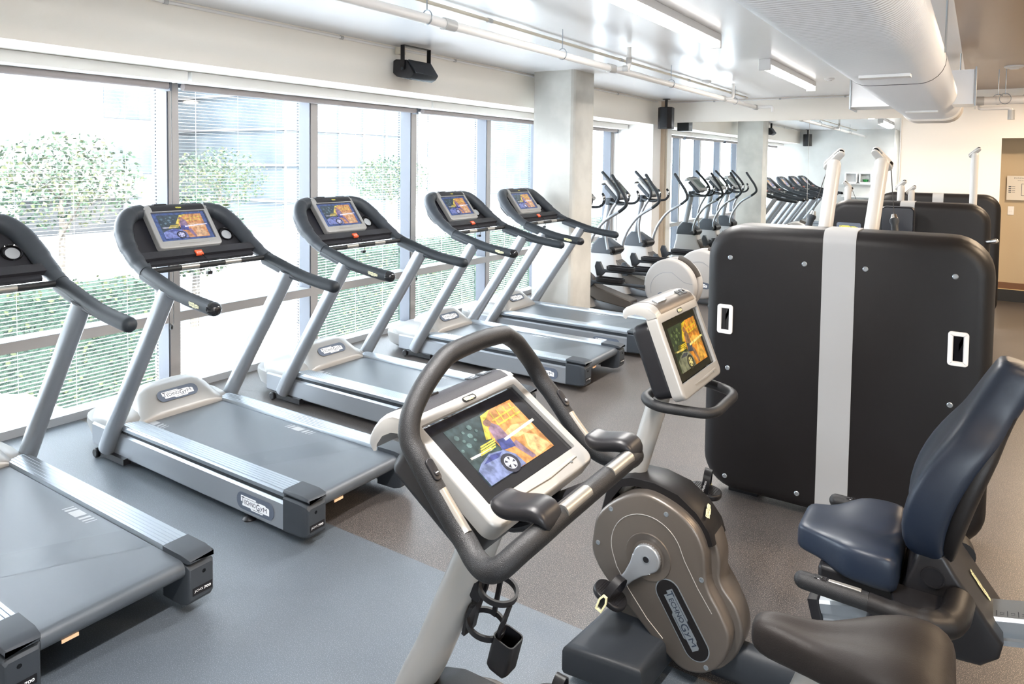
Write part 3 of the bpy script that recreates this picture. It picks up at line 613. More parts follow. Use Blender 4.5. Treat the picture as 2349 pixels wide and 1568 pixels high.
# upright bike in the foreground
def upright_bike():
    x0=4.0; t=empty('upright_exercise_bike',(x0,1.295,0))
    BX=0
    g=empty('tmp'); bike_body(g,4.0-BX); bike_foot(g,4.0-BX)
    for o in list(g.children_recursive):
        if o.type=='MESH' and not o.name.startswith(('front_foot','rubber_foot')) :
            for vv in o.data.vertices: vv.co.z*=.83
    for o in list(g.children): o.parent=t
    bpy.data.objects.remove(g)
    # console post
    b=MB(); pts=[(4.02,.45),(4.06,.535),(4.102,.615),(4.155,.735),(4.211,.860),(4.262,.985),(4.285,1.045)]
    b.tube(spline([(x-x0,0,z) for x,z in pts],4),.040,28,up=(0,1,0),r2=.046); b.build('console_post',silver_l,t)
    m=frame((4.195+.040-x0,-.018,.985),(0,1,0),(.36,0,.93)); 
    m=frame((4.2395+.0425-x0,0,.940),(0,1,0),(.39,0,.92))
    b=MB(); b.add([(x,y,-.0035*(abs(x)/.024)**2*1.6+.0025) for y in(-.02,.045) for x in (-.024,-.012,0,.012,.024)],[(i,i+1,i+6,i+5) for i in range(4)],m,0)
    for k in range(14): b.box((-.021+.0031*k,-.011,.0032-.006*(abs(-.021+.0031*k)/.024)**2),(.0012 if k%3 else .002,.010,.0004),m,1)
    for k in range(5): b.box((-.002,.005+.006*k,.0031),(.028,.0025 if k<3 else .004,.0004),m,1)
    b.build('serial_sticker',[lab_w,ink],t,smooth=0)
    # handlebar loop
    up=[(.508,.252,1.106),(.488,.279,1.084),(.462,.284,1.073),(.430,.274,1.076),(.401,.262,1.090),(.373,.256,1.110),(.336,.255,1.148),(.306,.255,1.182),(.277,.254,1.215),(.251,.250,1.243),(.239,.242,1.268),(.232,.225,1.296),(.229,.195,1.327),(.230,.160,1.357),(.230,.120,1.380),(.234,.095,1.389),(.237,.05,1.394)]
    c=[V((x,-y,z)) for x,y,z in up]+[V((.238,0,1.396))]+[V((x,y,z)) for x,y,z in up[::-1]]
    rear=[V((x,y,z)) for x,y,z in ((.527,.207,1.127),(.533,.15,1.135),(.534,.07,1.136),(.534,0,1.136),(.534,-.07,1.136),(.533,-.15,1.135),(.527,-.207,1.127))]
    c=[V((0,0,0))]+c+rear
    b=MB(); b.tube(spline(c[1:],5,closed=True),.0215,22,closed=True,up=(0,0,1)); hb=b.build('handlebar',rubber,t)
    for s in (-1,1):
        b=MB(); a_,b2=V((.435,s*.2745,1.079)),V((.375,s*.266,1.116)); 
        b.tube([(x+.008,y,z+.0078) for x,y,z in spline([(.388,s*.2590,1.098),(.373,s*.256,1.110),(.336,s*.255,1.148),(.322,s*.255,1.164)],4)],.0128,18); b.build('pulse_sensor',mat('satin_steel',(.33,.32,.30),.38,.8),hb)
        b=MB(); m=frame((.338,s*.2585+0,1.168),(-.66,0,.72),(0,1,0)); b.prism(rrect(.046,.020,.009,5),.0,.006,frame((.296,s*.2545,1.193),(-.66,0,.75),(0,-1,0))@T(0,0,.0185),0,rad=.002)
        q=frame((.296,s*.2545,1.193),(-.66,0,.75),(0,-1,0))@T(-.008,0,.0248); b.lathe([(0,0),(.007,0),(.006,.002),(0,.002)],14,q,0)
        b.box((0,0,.0024),(.0018,.008,.0005),q,1)
        if s>0: b.box((0,0,.0024),(.008,.0018,.0005),q,1)
        b.build('resistance_button',[black_p,lab_w],hb)
        b=MB(); y0=s*.095; b.tube([V((.5385,s*.101-.050,1.1445)),V((.5385,s*.101+.050,1.1445))],.0150,20); b.build('pulse_sensor',mat('satin_steel',(.33,.32,.30),.38,.8),hb)
        # elbow pad: curved plate rising towards the rider's arm
        b=MB(); rings=[]
        for u,z,w,th in ((.020,1.150,.026,.006),(.012,1.166,.035,.015),(-.012,1.174,.038,.018),(-.04,1.168,.040,.018),(-.07,1.160,.041,.018),(-.088,1.162,.041,.016),(-.100,1.168,.038,.014),(-.108,1.169,.030,.007)):
            r=[]
            for j in range(16):
                a=2*PI*j/16; cx=abs(math.cos(a))**.6*(1 if math.cos(a)>=0 else -1)*w; cz=abs(math.sin(a))**.7*(1 if math.sin(a)>=0 else -1)*th; r.append(V((.528+u,s*.190+cx,z-.012+cz+.10*abs(cx)**1.2)))
            rings.append(r)
        b.loft(rings); b.build('elbow_pad',black_p,t,smooth=80,sub=1)
    b=MB(); 
    for s in (-1,1): b.tube(spline([(.30,s*.03,1.02),(.38,s*.06,1.035),(.47,s*.07,1.085),(.530,s*.08,1.125)],4),.014,12,up=(0,0,1),r2=.024)
    b.build('bar_bracket',black_p,t)
    Mx=frame((4.295-x0,0,1.177),(0,1,0),(-.832,0,.555)); console(t,Mx,silver_l,dash_m,black_p,BSM,.74,badge='face',W_=.41,deep=.05)
    # bottle holder
    c=MB(); m=frame((4.262-x0,0,.775),(1,0,-.12),(0,1,0)); m=T(4.232-x0,-.0,.800)@RY(.25)@M.Scale(1.08,4)
    def strap(pts,w,th=.003,Mx=I4):
        P=spline(pts,6); rr=[]
        for i,p in enumerate(P):
            tt=(P[min(i+1,len(P)-1)]-P[max(i-1,0)]).normalized(); n=tt.cross(V((0,0,1))); n=n.normalized() if n.length>.01 else V((0,1,0)); u_=n.cross(tt).normalized()
            rr.append([p+n*a*th+u_*e*w for a,e in ((-1,-1),(1,-1),(1,1),(-1,1))])
        c.loft(rr,Mx)
    R1=.040
    circ3=lambda cx,cy,z,r,a0,a1,n=12,dz=0:[(cx+r*math.cos(a0+(a1-a0)*i/n),cy+r*math.sin(a0+(a1-a0)*i/n),z+dz*i/n) for i in range(n+1)]
    strap(circ3(.048,0,.045,R1,-PI,PI,18),.006,Mx=m)
    strap(circ3(.040,0,-.045,R1,-PI,PI,18),.006,Mx=m)
    strap([(.006,-.01,.050),(.004,-.012,0),(.004,-.010,-.085)],.012,.004,m); strap([(.006,.012,.050),(.004,.012,0),(.004,.010,-.085)],.012,.004,m)
    strap([(.088,-.012,.04),(.086,-.02,0),(.078,-.015,-.05)],.005,.003,m); strap([(.03,.037,.04),(.035,.037,-.05)],.005,.003,m)
    c.build('bottle_cage',black_p,t)
    c=MB(); m2=m@T(.098,-.004,-.050); o_=rrect(.052,.052,.012,4); i_=inset(o_,.003)
    c.loft([[V((x,y,z)) for x,y in q] for q,z in ((inset(o_,.008),-.062),(o_,-.050),(o_,.018),(i_,.018),(i_,-.046))],m2,0,cap=(1,1)); c.build('phone_pocket',black_p,t)
    # seat post and saddle
    b=MB(); b.tube([(.66-.0,0,.03),(.98,0,.93)],.032,20,up=(0,1,0),r2=.040); b.build('seat_post',silver_l,t)
    b=MB(); b.tube([(.10,0,.10),(.75,0,.09),(1.16,0,.07)],.045,20,up=(0,1,0),r2=.06); b.build('frame_beam',base_d,t)
    b=MB(); b.tube([(1.16,-.26,.045),(1.16,.26,.045)],.035,18,round_=3); b.build('rear_foot',darkgrey,t)
    saddle(t,T(.99,0,.985),vinyl_w)
    tag(t,'upright exercise bike in the foreground with a looped black handlebar and lit screen','exercise bike'); return t
def saddle(t,Mx,m):
    b=MB(); rings=[]
    for x,w,zt,zb in ((-.136,.014,-.012,-.040),(-.130,.026,.002,-.055),(-.105,.036,.010,-.062),(-.06,.042,.010,-.062),(-.01,.060,.012,-.058),(.04,.092,.030,-.052),(.09,.118,.042,-.048),(.135,.126,.042,-.045),(.165,.116,.030,-.035),(.178,.085,.012,-.015)):
        r=[]
        for j in range(24):
            a=2*PI*j/24; c,s=math.cos(a),math.sin(a); y=w*abs(c)**.75*(1 if c>=0 else -1)
            z=(zt+ -.012*math.exp(-(y/.014)**2)*(1 if x>-.1 else .3)*1 if s>=0 else zb)
            zz=zb+(zt-zb)*(.55+.45*abs(s)**.6) if s>=0 else zb+(zt-zb)*.55*(1-abs(s)**.6)
            if s>0: zz+=-.010*math.exp(-(y/.016)**2)*min(1,(x+.14)/.1)
            r.append(V((x,y,zz)))
        rings.append(r)
    b.loft(rings,Mx); b.build('saddle',m,t,smooth=60,sub=1)
upright_bike()
def recumbent_bike():
    x0=4.0; t=empty('recumbent_exercise_bike',(x0,2.43,0))
    bike_body(t,x0); bike_foot(t,x0)
    b=MB(); b.tube([(4.105-x0,0,.56),(4.150-x0,0,.69),(4.229-x0,0,.969),(4.27-x0,0,1.10)],.033,26,up=(0,1,0),r2=.038); b.build('console_post',silver_l,t)
    Mx=frame((4.323-x0,0,1.163),(0,1,0),(-.371,0,.928)); console(t,Mx,silver_l,champagne,black_p,RSM,.76,badge='face',W_=.40,deep=.03)
    h=[(.225,0,.985),(.235,-.10,.985),(.255,-.165,.985),(.30,-.185,.982),(.40,-.165,.975),(.455,-.12,.972),(.468,-.03,.971),(.468,.03,.971),(.455,.12,.972),(.40,.165,.975),(.30,.185,.982),(.255,.165,.985),(.235,.10,.985)]
    h=fillet([(.225,-.15,.990),(.290,-.195,.985),(.465,-.135,.975),(.465,.135,.975),(.290,.195,.985),(.225,.15,.990)],.06,6,closed=True)
    b=MB(); b.tube(h,.0175,20,closed=True,up=(0,0,1)); b.build('console_handle',rubber,t)
    b=MB(); b.tube([(.45,0,.085),(.62,0,.085),(.80,0,.10)],.050,24,up=(0,1,0),r2=.075); b.build('frame_beam',base_d,t)
    # sloped seat rail and its supports
    P0=V((.765,0,.385)); P1=V((1.62,0,.600)); d=(P1-P0).normalized(); m=frame(P0,d,(0,1,0)); L=(P1-P0).length
    b=MB(); sec=[(-.058,-.045),(-.058,-.030),(-.050,-.026),(-.050,-.012),(-.058,-.008),(-.058,.022),(-.050,.030),(.050,.030),(.058,.022),(.058,-.008),(.050,-.012),(.050,-.026),(.058,-.030),(.058,-.045)]
    b.loft([[V((x,y,z)) for y,z in sec] for x in (.03,L)],m); b.build('seat_rail',alu,t,smooth=20)
    b=MB(); 
    for k in range(16): 
        b.box((.46+.026*k,-.030,.0305),(.0018,.028,.0006),m); b.text(str(10+k),.013,.010,m@T(.473+.026*k,-.030,.0306)@RZ(PI/2),0)
    b.build('rail_scale',ink,t,smooth=0)
    b=MB(); b.prism([(-.062,-.052),(.062,-.052),(.062,.036),(-.062,.036)],0,.035,m@frame((0,0,0),(0,1,0),(0,0,1)),0,rad=.006); b.build('rail_end_cap',black_p,t)
    b=MB(); b.bb((.775,-.035,0.02),(.83,.035,.36)); b.bb((.76,-.2,0),(.85,.2,.04)); b.build('front_support',black_p,t,bevel=.006)
    b=MB(); b.bb((1.50,-.035,.02),(1.57,.035,.55)); b.bb((1.48,-.27,0),(1.60,.27,.05)); b.build('rear_support',darkgrey,t,bevel=.006)
    # carriage: black wedge under the backrest
    b=MB(); ol=[(.93,.44),(.95,.53),(1.02,.58),(1.06,.70),(1.125,.71),(1.155,.66),(1.270,.505),(1.262,.462),(1.22,.425),(1.10,.415)]
    b.prism([(x,z) for x,z in ol],-.13,.13,frame((0,0,0),(1,0,0),(0,0,1)),0,rad=.014); b.build('seat_carriage',black_g if False else black_p,t)
    b=MB(); b.lathe([(.030,0),(.030,.003),(.026,.003),(.026,.001),(0,.001)],28,T(1.10,-.131,.640)@RX(PI/2),cap=(0,0)); b.build('pivot_cap',black_p,t)
    brand(t,frame((1.239,-.02,.585),(-.42,0,.9),(0,1,0) if False else (0,-1,0))@T(0,0,.010),.085,oval=False,plate=paleyel) if False else brand(t,frame((1.212,.01,.5855),(.596,0,-.803),(0,1,0))@T(0,0,.002),.085,oval=False,plate=paleyel)
    # seat pad
    b=MB(); rings=[]
    for x,w,zt,zb in ((.722,.060,.640,.595),(.728,.085,.664,.585),(.745,.102,.672,.580),(.79,.112,.668,.578),(.835,.150,.672,.575),(.875,.195,.684,.575),(.93,.205,.688,.575),(.985,.205,.688,.572),(1.008,.195,.680,.575),(1.018,.175,.655,.585)):
        r=[]
        for j in range(32):
            a=2*PI*j/32; c,s=math.cos(a),math.sin(a); y=w*abs(c)**.6*(1 if c>=0 else -1)
            z=zb+(zt-zb)*(.5+.5*abs(s)**.30) if s>=0 else zb+(zt-zb)*.5*(1-abs(s)**.4)
            if s>0: z+=.016*min(1,abs(y)/.17)**2-.018*math.exp(-(y/.02)**2)*max(0,min(1,(x-.82)/.06))
            r.append(V((x,y,z)))
        rings.append(r)
    b.loft(rings); b.build('seat_pad',vinyl_sheen,t,smooth=60,sub=1)
    b=MB(); b.bb((.80,-.15,.515),(1.02,.15,.590)); b.build('seat_base',black_p,t,bevel=.012)
    # backrest
    ax=V((.30,0,.954)).normalized()
    b=MB(); rings=[]; F=[(1.055,.655,.10),(1.045,.72,.155),(1.052,.80,.180),(1.075,.88,.185),(1.11,.96,.175),(1.15,1.03,.155),(1.175,1.075,.120),(1.195,1.12,.088),(1.225,1.18,.078),(1.255,1.235,.070),(1.268,1.255,.055)]
    for x,z,w in F:
        r=[]; th=.055
        for j in range(28):
            a=2*PI*j/28; c,s=math.cos(a),math.sin(a); y=w*abs(c)**.55*(1 if c>=0 else -1)
            n=th*abs(s)**.6*(1 if s>=0 else -1); nx=n
            f=-nx
            bow=.030*(abs(y)/.18)**2 if s>0 else 0
            r.append(V((x+.03+f-bow*1.0+(.006*math.exp(-((abs(y)-.08)/.012)**2) if s>0 and .70<z<1.05 else 0),y,z+nx*.30)))
        rings.append(r)
    b.loft(rings); b.build('backrest',vinyl_sheen,t,smooth=60,sub=1)
    b=MB(); rings=[]
    for x,z,w,th in ((1.095,.655,.085,.022),(1.105,.72,.14,.030),(1.125,.82,.162,.034),(1.155,.92,.160,.034),(1.19,1.01,.140,.032),(1.205,1.05,.10,.028),(1.24,1.14,.07,.025),(1.285,1.235,.062,.020)):
        r=[]
        for j in range(24):
            a=2*PI*j/24; c,s=math.cos(a),math.sin(a); r.append(V((x+.025+th*abs(s)**.6*(1 if s>=0 else -1),w*abs(c)**.5*(1 if c>=0 else -1),z-.3*th*s)))
        rings.append(r)
    b.loft(rings); b.build('backrest_shell',shell_m,t,smooth=60,sub=1)
    # side handles
    for s in (-1,1):
        b=MB(); hp=[(.785,s*.29,.605),(.86,s*.29,.603),(.955,s*.29,.600)]
        b.tube(hp,.025,20,round_=1); gr=b.build('side_grip',rubber,t)
        b=MB(); b.box((.895,s*.29,.6255),(.085,.014,.006)); b.build('pulse_sensor',mat('satin_steel',(.33,.32,.30),.38,.8),gr,bevel=.002)
        b=MB(); b.box((.832,s*.29,.6255),(.034,.022,.006)); b.lathe([(0,0),(.006,0),(.005,.003),(0,.003)],12,T(.836,s*.29,.628)); b.build('adjust_button',black_g,gr,bevel=.002)
        b=MB(); ar=[(.955,s*.29,.600),(1.02,s*.29,.595),(1.09,s*.285,.590),(1.135,s*.26,.588),(1.155,s*.22,.592),(1.165,s*.14,.60)]
        b.tube(spline(ar,5),[.026]*5+[.029]*5+[.034]*5+[.037]*5+[.038]*6,20,up=(0,0,1)); 
        b.build('side_arm',shell_m,t)
        b=MB(); b.prism([(.99,s*.12),(1.15,s*.12),(1.15,s*.255),(1.02,s*.275)],.565,.590,I4,0,rad=.006); b.build('side_tray',black_p,t)
    tag(t,'recumbent exercise bike with dark seat and backrest behind the foreground bike','exercise bike'); return t
recumbent_bike()
# ---------------------------------------------------------------- elliptical trainers
def elliptical():
    t=empty('elliptical_trainer')
    b=MB()
    for z,x0_,x1_,w in (): pass
    rings=[[V((x,y,z)) for x,y in rrect(x1_-x0_,2*w,.05,4,(x0_+x1_)/2,0)] for z,x0_,x1_,w in ((.03,.55,1.26,.15),(.16,.58,1.20,.15),(.30,.62,1.12,.135),(.45,.65,1.06,.12),(.60,.66,1.03,.11))]
    b.loft(rings); b.build('front_shroud',mat('warm_grey_plastic',(.36,.35,.34),.4),t)
    b=MB(); b.loft([[V((x,y,z)) for x,y in rrect(a1-a0,2*w,.04,4,(a0+a1)/2,0)] for z,a0,a1,w in ((.55,.65,1.045,.118),(.66,.67,1.04,.115),(.76,.74,.90,.06))]); b.build('hub_collar',darkgrey,t)
    b=MB(); b.tube([(1.0,-.14,.60),(1.0,.14,.60)],.055,24); b.build('pivot_hub',shell_m,t)
    brand(t,frame((1.02,0,.653),(0,1,0),(-.8,0,.35)),.08,oval=False,plate=paleyel)
    b=MB(); b.loft([[V((x0_,-.10,z0)),V((x0_,.10,z0)),V((x0_,.10,z1)),V((x0_,-.10,z1))] for x0_,z0,z1 in ((.98,.28,.52),(1.10,.22,.44),(1.30,.12,.28),(1.75,.06,.16))]); b.build('rear_shroud',champagne,t,bevel=.01)
    b=MB(); b.tube([(.60,0,.06),(2.4,0,.06)],.045,16,up=(0,1,0),r2=.07); b.build('base_rail',silver,t)
    for x in (.58,2.42):
        b=MB(); b.tube([(x,-.27,.035),(x,.27,.035)],.033,14,round_=3); b.build('foot',darkgrey,t)
    b=MB(); b.tube([(.78,0,.70),(.84,0,1.0),(.89,0,1.30)],.042,20,up=(0,1,0),r2=.05); b.build('tower',silver,t)
    b=MB(); b.prism(rrect(.10,.16,.03,4,.90,0),1.22,1.32,I4,0,rad=.015); b.build('tower_head',darkgrey,t)
    Mx=frame((1.02,0,1.452),(0,1,0),(-.70,0,.71)); console(t,Mx,silver_l,darkgrey,darkgrey,[mat('dull_screen',(.10,.13,.12),.15)]*len(SC),.80,badge='face',W_=.38,deep=.02)
    for s in (-1,1):
        ph=1 if s>0 else 0
        if s<0: low=[(.98,.59),(.945,.80),(.96,.99),(1.04,1.17),(1.10,1.26)]; gr=[(1.10,1.26),(1.132,1.33),(1.12,1.41),(1.02,1.54),(.89,1.67)]
        else: low=[(1.0,.59),(1.02,.73),(1.09,.89),(1.22,1.06),(1.42,1.19)]; gr=[(1.42,1.19),(1.515,1.28),(1.49,1.39),(1.41,1.51),(1.32,1.64)]
        b=MB(); b.tube(spline([(x,s*(.20+.04*min(1,(z-.59)/.6)),z) for x,z in low],6),.020,14); b.build('moving_arm',silver,t)
        b=MB(); b.tube(spline([(x,s*.24,z) for x,z in gr],6),.0215,14,round_=2); b.build('arm_grip',charcoal,t)
        b=MB(); b.lathe([(0,-.035),(.030,-.035),(.034,-.02),(.034,.02),(.030,.035),(0,.035)],20,T(.99,s*.20,.595)@RX(PI/2)); b.build('pivot_cap',darkgrey,t)
        # fixed handle
        b=MB(); b.tube(spline([(.90,s*.05,1.27),(1.06,s*.14,1.245),(1.18,s*.17,1.25),(1.24,s*.172,1.30),(1.245,s*.172,1.36),(1.225,s*.172,1.41)],6),.017,14,round_=2); b.build('fixed_handle',charcoal,t)
        b=MB(); b.tube([(1.246,s*.172,1.335),(1.240,s*.172,1.385)],.0178,14); b.build('pulse_sensor',chrome,t)
        # pedal crank bars and foot plate
        zf=.40 if s<0 else .50; 
        b=MB(); b.tube([(1.22,s*.15,zf-.05),(1.95,s*.15,.36 if s<0 else .46)],.020,12); b.build('pedal_bar',darkgrey,t)
        b=MB(); b.prism([(1.18,zf-.12),(1.24,zf-.12),(1.30,zf-.06),(1.27,zf-.04),(1.22,zf+.06),(1.17,zf+.06),(1.15,zf)],-.025,.025,frame((0,s*.15,0),(1,0,0),(0,0,1)),0,rad=.008); b.build('link_arm',darkgrey,t)
        b=MB(); o_=rrect(.36,.16,.06,6,1.50,s*.15); i_=inset(o_,.012)
        b.loft([[V((x,y,zf-.03+z)) for x,y in q] for q,z in ((i_,0),(o_,.012),(o_,.050),(i_,.050),(i_,.018))]); b.build('foot_plate',black_p,t)
    # rear drive wheel housing
    for s in (-1,1):
        b=MB(); m=frame((2.24,s*.03,.395),(1,0,0),(0,0,1)); b.prism(circ(.305,48,.315),0 if s<0 else -.13,.13 if s<0 else 0,m,0,rad=.03); b.build('wheel_cover',mat('warm_grey_plastic',(.36,.35,.34),.4),t)
    b=MB(); b.tube([(2.24+.302*math.cos(a),0,.395+.312*math.sin(a)) for a in [PI*(.12+.03*i) for i in range(12)]],.008,10,up=(0,1,0),r2=.045); b.build('wheel_trim',champagne,t)
    b=MB(); pts=[(2.24-.22*math.cos(a),-.1605,.36+.20*math.sin(a)) for a in [PI*(-.1+.06*i) for i in range(12)]]+[(2.42,-.1605,.46),(2.52,-.1605,.45)]
    b.tube(pts,.0025,6); b.build('cover_groove',silver,t)
    brand(t,frame((2.24,-.1615,.27),(1,0,-.12),(.12,0,1)),.20)
    return t
EL=elliptical()
for i,(y,l) in enumerate(((7.90,'closest to the concrete column'),(8.98,'in the middle of the three'),(10.10,'nearest the mirror wall'))):
    o=EL if i==0 else copy_tree(EL); o.location=(0,y,0); tag(o,'grey elliptical trainer with curved moving arms, '+l,'elliptical trainer','elliptical trainers between column and mirror')
# ---------------------------------------------------------------- strength stations with upholstered shells
def shell(t,xc,flip=False,fz=0):
    """rounded dark shell 1.24 wide, local y 0 = side facing the camera"""
    ol=rrect(1.245,1.375,.17,8,0,.805)
    b=MB(); b.prism(ol,-.30,0,frame((0,0,0),(1,0,0),(0,0,1)),0,rad=.065,steps=5); b.build('shell',shell_m,t)
    s0,s1=(-.062,.080) if not flip else (-.04,.07)
    b=MB(); R=.065; pr=[(-.003,.14)]+[(-.003,.20),(-.003,1.40)]+[(R-.003-R*math.cos(a)+0*a,1.4305+ (R+.001)*math.sin(a)) for a in [PI/2*k/6 for k in range(0,7)]]+[(.235,1.4965)]
    b.loft([[V((x,y,z)) for y,z in pr]+[V((x,y+.02,z-.02)) for y,z in pr[::-1]] for x in (s0,s1)]); b.build('centre_strip',ltgrey,t)
    for x in (-.45,.45):
        b=MB(); b.bb((x-.06,.12,fz),(x+.09,.24,.135)); b.build('foot',black_p,t)
def bolts(t,pts):
    for x,z in pts:
        b=MB(); b.lathe([(0,0),(.012,0),(.012,.003),(.009,.005),(.0085,.003),(.004,.003),(0,.003)],16,T(x,-.0005,z)@RX(PI/2)); b.build('bolt',alu,t)
def pull_handle(t,x,z,w=.078,h=.15):
    b=MB(); o_=rrect(w,h,.014,4,x,z); i_=inset(o_,.017); m=frame((0,0,0),(1,0,0),(0,0,1))
    b.loft([[V((a,c,q)) for a,c in r] for r,q in ((o_,-.002),(o_,.006),(inset(o_,.003),.009),(i_,.009),(inset(i_,.004),-.0))],m,0,cap=(0,0)); hd=b.build('pocket_handle',white_pl,t)
    b=MB(); b.prism(inset(i_,.002),-.0008,.0012,m); b.box((x-.006,z+0,.0025),(.016,h-.05,.003),m@T(0,0,0),0); b.build('pocket',black_g,hd,smooth=0)
def pulley_arm(t,base,top,side,cable_to=None,hs=1.0):
    base,top=V(base),V(top); d=(top-base).normalized()
    b=MB(); b.tube([base,base.lerp(top,.5),top,top+d*.015,top+d*.03],[.052*hs,.052*hs,.052*hs,.048*hs,.036*hs],26); b.build('arm_post',white_st,t)
    # teardrop pulley cover, fork end inwards (side=+1: fork towards +x)
    m=frame(top+d*.045,(side*1,0,.95),(0,-1,0),None) 
    ux=V((side*.60,-.38,.70)).normalized(); nz=V((side*.45,-.85,-.05)); nz=(nz-ux*nz.dot(ux)).normalized(); m=frame(top+d*.055*hs,ux,nz.cross(ux),nz)
    ol=[]
    for a in [PI*(.5+k/10) for k in range(11)]: ol.append((-.075*hs+.036*hs*math.cos(a),.036*hs*math.sin(a)+.006))
    for a in [-PI*.5+PI*k/10 for k in range(11)]: ol.append((.075*hs+.030*hs*math.cos(a),.030*hs*math.sin(a)))
    for q in (-1,1):
        b=MB(); z0=.010*hs if q>0 else -.030*hs; b.prism(ol,z0,z0+.020*hs,m,0,rad=.006); b.build('pulley_cover',white_st,t)
    b=MB(); b.prism([(-.095*hs,-.025*hs),(.035*hs,-.028*hs),(.035*hs,.026*hs),(-.06*hs,.034*hs),(-.10*hs,.02*hs)],-.011*hs,.011*hs,m); b.build('pulley_block',white_st,t)
    b=MB(); b.lathe([(0,-.007),(.024*hs,-.007),(.020*hs,0),(.024*hs,.007),(0,.007)],20,m@T(.078*hs,0,0)); b.build('pulley',black_g,t)
    b=MB(); b.lathe([(0,-.0095),(.030*hs,-.0095),(.030*hs,.0095),(0,.0095)],20,m@T(-.07*hs,0,0)); b.build('pulley',black_g,t)
    if cable_to:
        p0=m@V((-.095*hs,.0,0)); p1=V(cable_to)
        b=MB(); b.tube([p0,p1],.0022,6); b.build('cable',cable_m,t)
        dd=(p1-p0).normalized(); dd=(dd+V((0,0,-.6))).normalized() if False else dd
        b=MB(); b.tube([p1-dd*.005,p1+dd*.012,p1+dd*.022],[.012,.016,.020],16); b.build('handle_swivel',chrome,t)
        b=MB(); P=[p1+dd*q for q in (.018,.022,.035,.045,.06,.09,.12,.15)]; b.tube(P,[.019,.0225,.0225,.018,.0165,.019,.020,.019],18,round_=2); b.build('hand_grip',darkgrey,t)
def station1():
    t=empty('cable_station',(4.599,3.772,-.0756)); t.scale=(1.042,1.042,1.042); shell(t,0,fz=.0726)
    bolts(t,[(-.497,1.328),(-.142,1.326),(.123,1.326),(.475,1.326),(-.497,.76),(.474,.761),(-.497,.196),(-.145,.198),(.123,.198),(.475,.198)])
    pull_handle(t,-.516,1.010); pull_handle(t,.496,1.012)
    pulley_arm(t,(-.130,.26,1.15),(-.118,.585,1.80),1,(-.212,.56,1.545),.68); pulley_arm(t,(.076,.26,1.15),(.110,.615,1.81),-1,(.182,.56,1.545),.68)
    b=MB(); b.bb((-.25,.28,.9),(.18,.37,1.38)); b.build('arm_mount',shell_m,t,bevel=.02)
    tag(t,'dark upholstered cable station with pale centre strip, two white pulley arms above it','cable station')
station1()
def station2():
    t=empty('cable_station',(4.64,7.0,0)); shell(t,0,True)
    b=MB(); m=frame((.01-.05,-.16,1.345),(1,0,0),(0,0,1)); b.prism(rrect(.255,.235,.04,6),-.05,.05,m,0,rad=.02,steps=4); pd=b.build('back_pad',vinyl,t)
    b=MB(); b.tube([(x*.94-.04,-.212,z*.94+1.345) for x,z in rrect(.255,.235,.04,6)],.002,6,closed=True); b.build('pad_seam',black_g,pd)
    b=MB(); b.bb((-.06,-.16,1.32),(-.02,.02,1.38)); b.build('pad_arm',black_p,t)
    b=MB(); b.prism(rrect(.20,.11,.015,4,-.44,1.235),0,.006,frame((0,0,0),(1,0,0),(0,0,1))); b.build('name_panel',oval_m,t)
    brand(t,frame((-.44,-.0065,1.245),(1,0,0),(0,0,1)),.15,oval=False,plate=yellow)
    pulley_arm(t,(-.075,.40,.9),(-.070,.42,1.60),1,None,.58); pulley_arm(t,(.012,.46,.9),(.012,.46,1.56),1,None,.5); pulley_arm(t,(.487,.36,.9),(.490,.36,1.90),1,None,.55)
    pulley_arm(t,(-.515,.40,.9),(-.515,.42,1.58),-1,(-.43,.44,1.45),.58)
    b=MB(); b.tube([(.60,.02,1.19),(.66,-.03,1.205)],.018,12,round_=3); b.build('side_lever',chrome,t)
    tag(t,'black strength station with a square back pad and yellow name plate','cable station')
station2()
def station3():
    t=empty('cable_station',(4.76,9.55,0)); shell(t,0,True)
    tag(t,'dark upholstered station farthest from the camera, in front of the far wall','cable station')
station3()
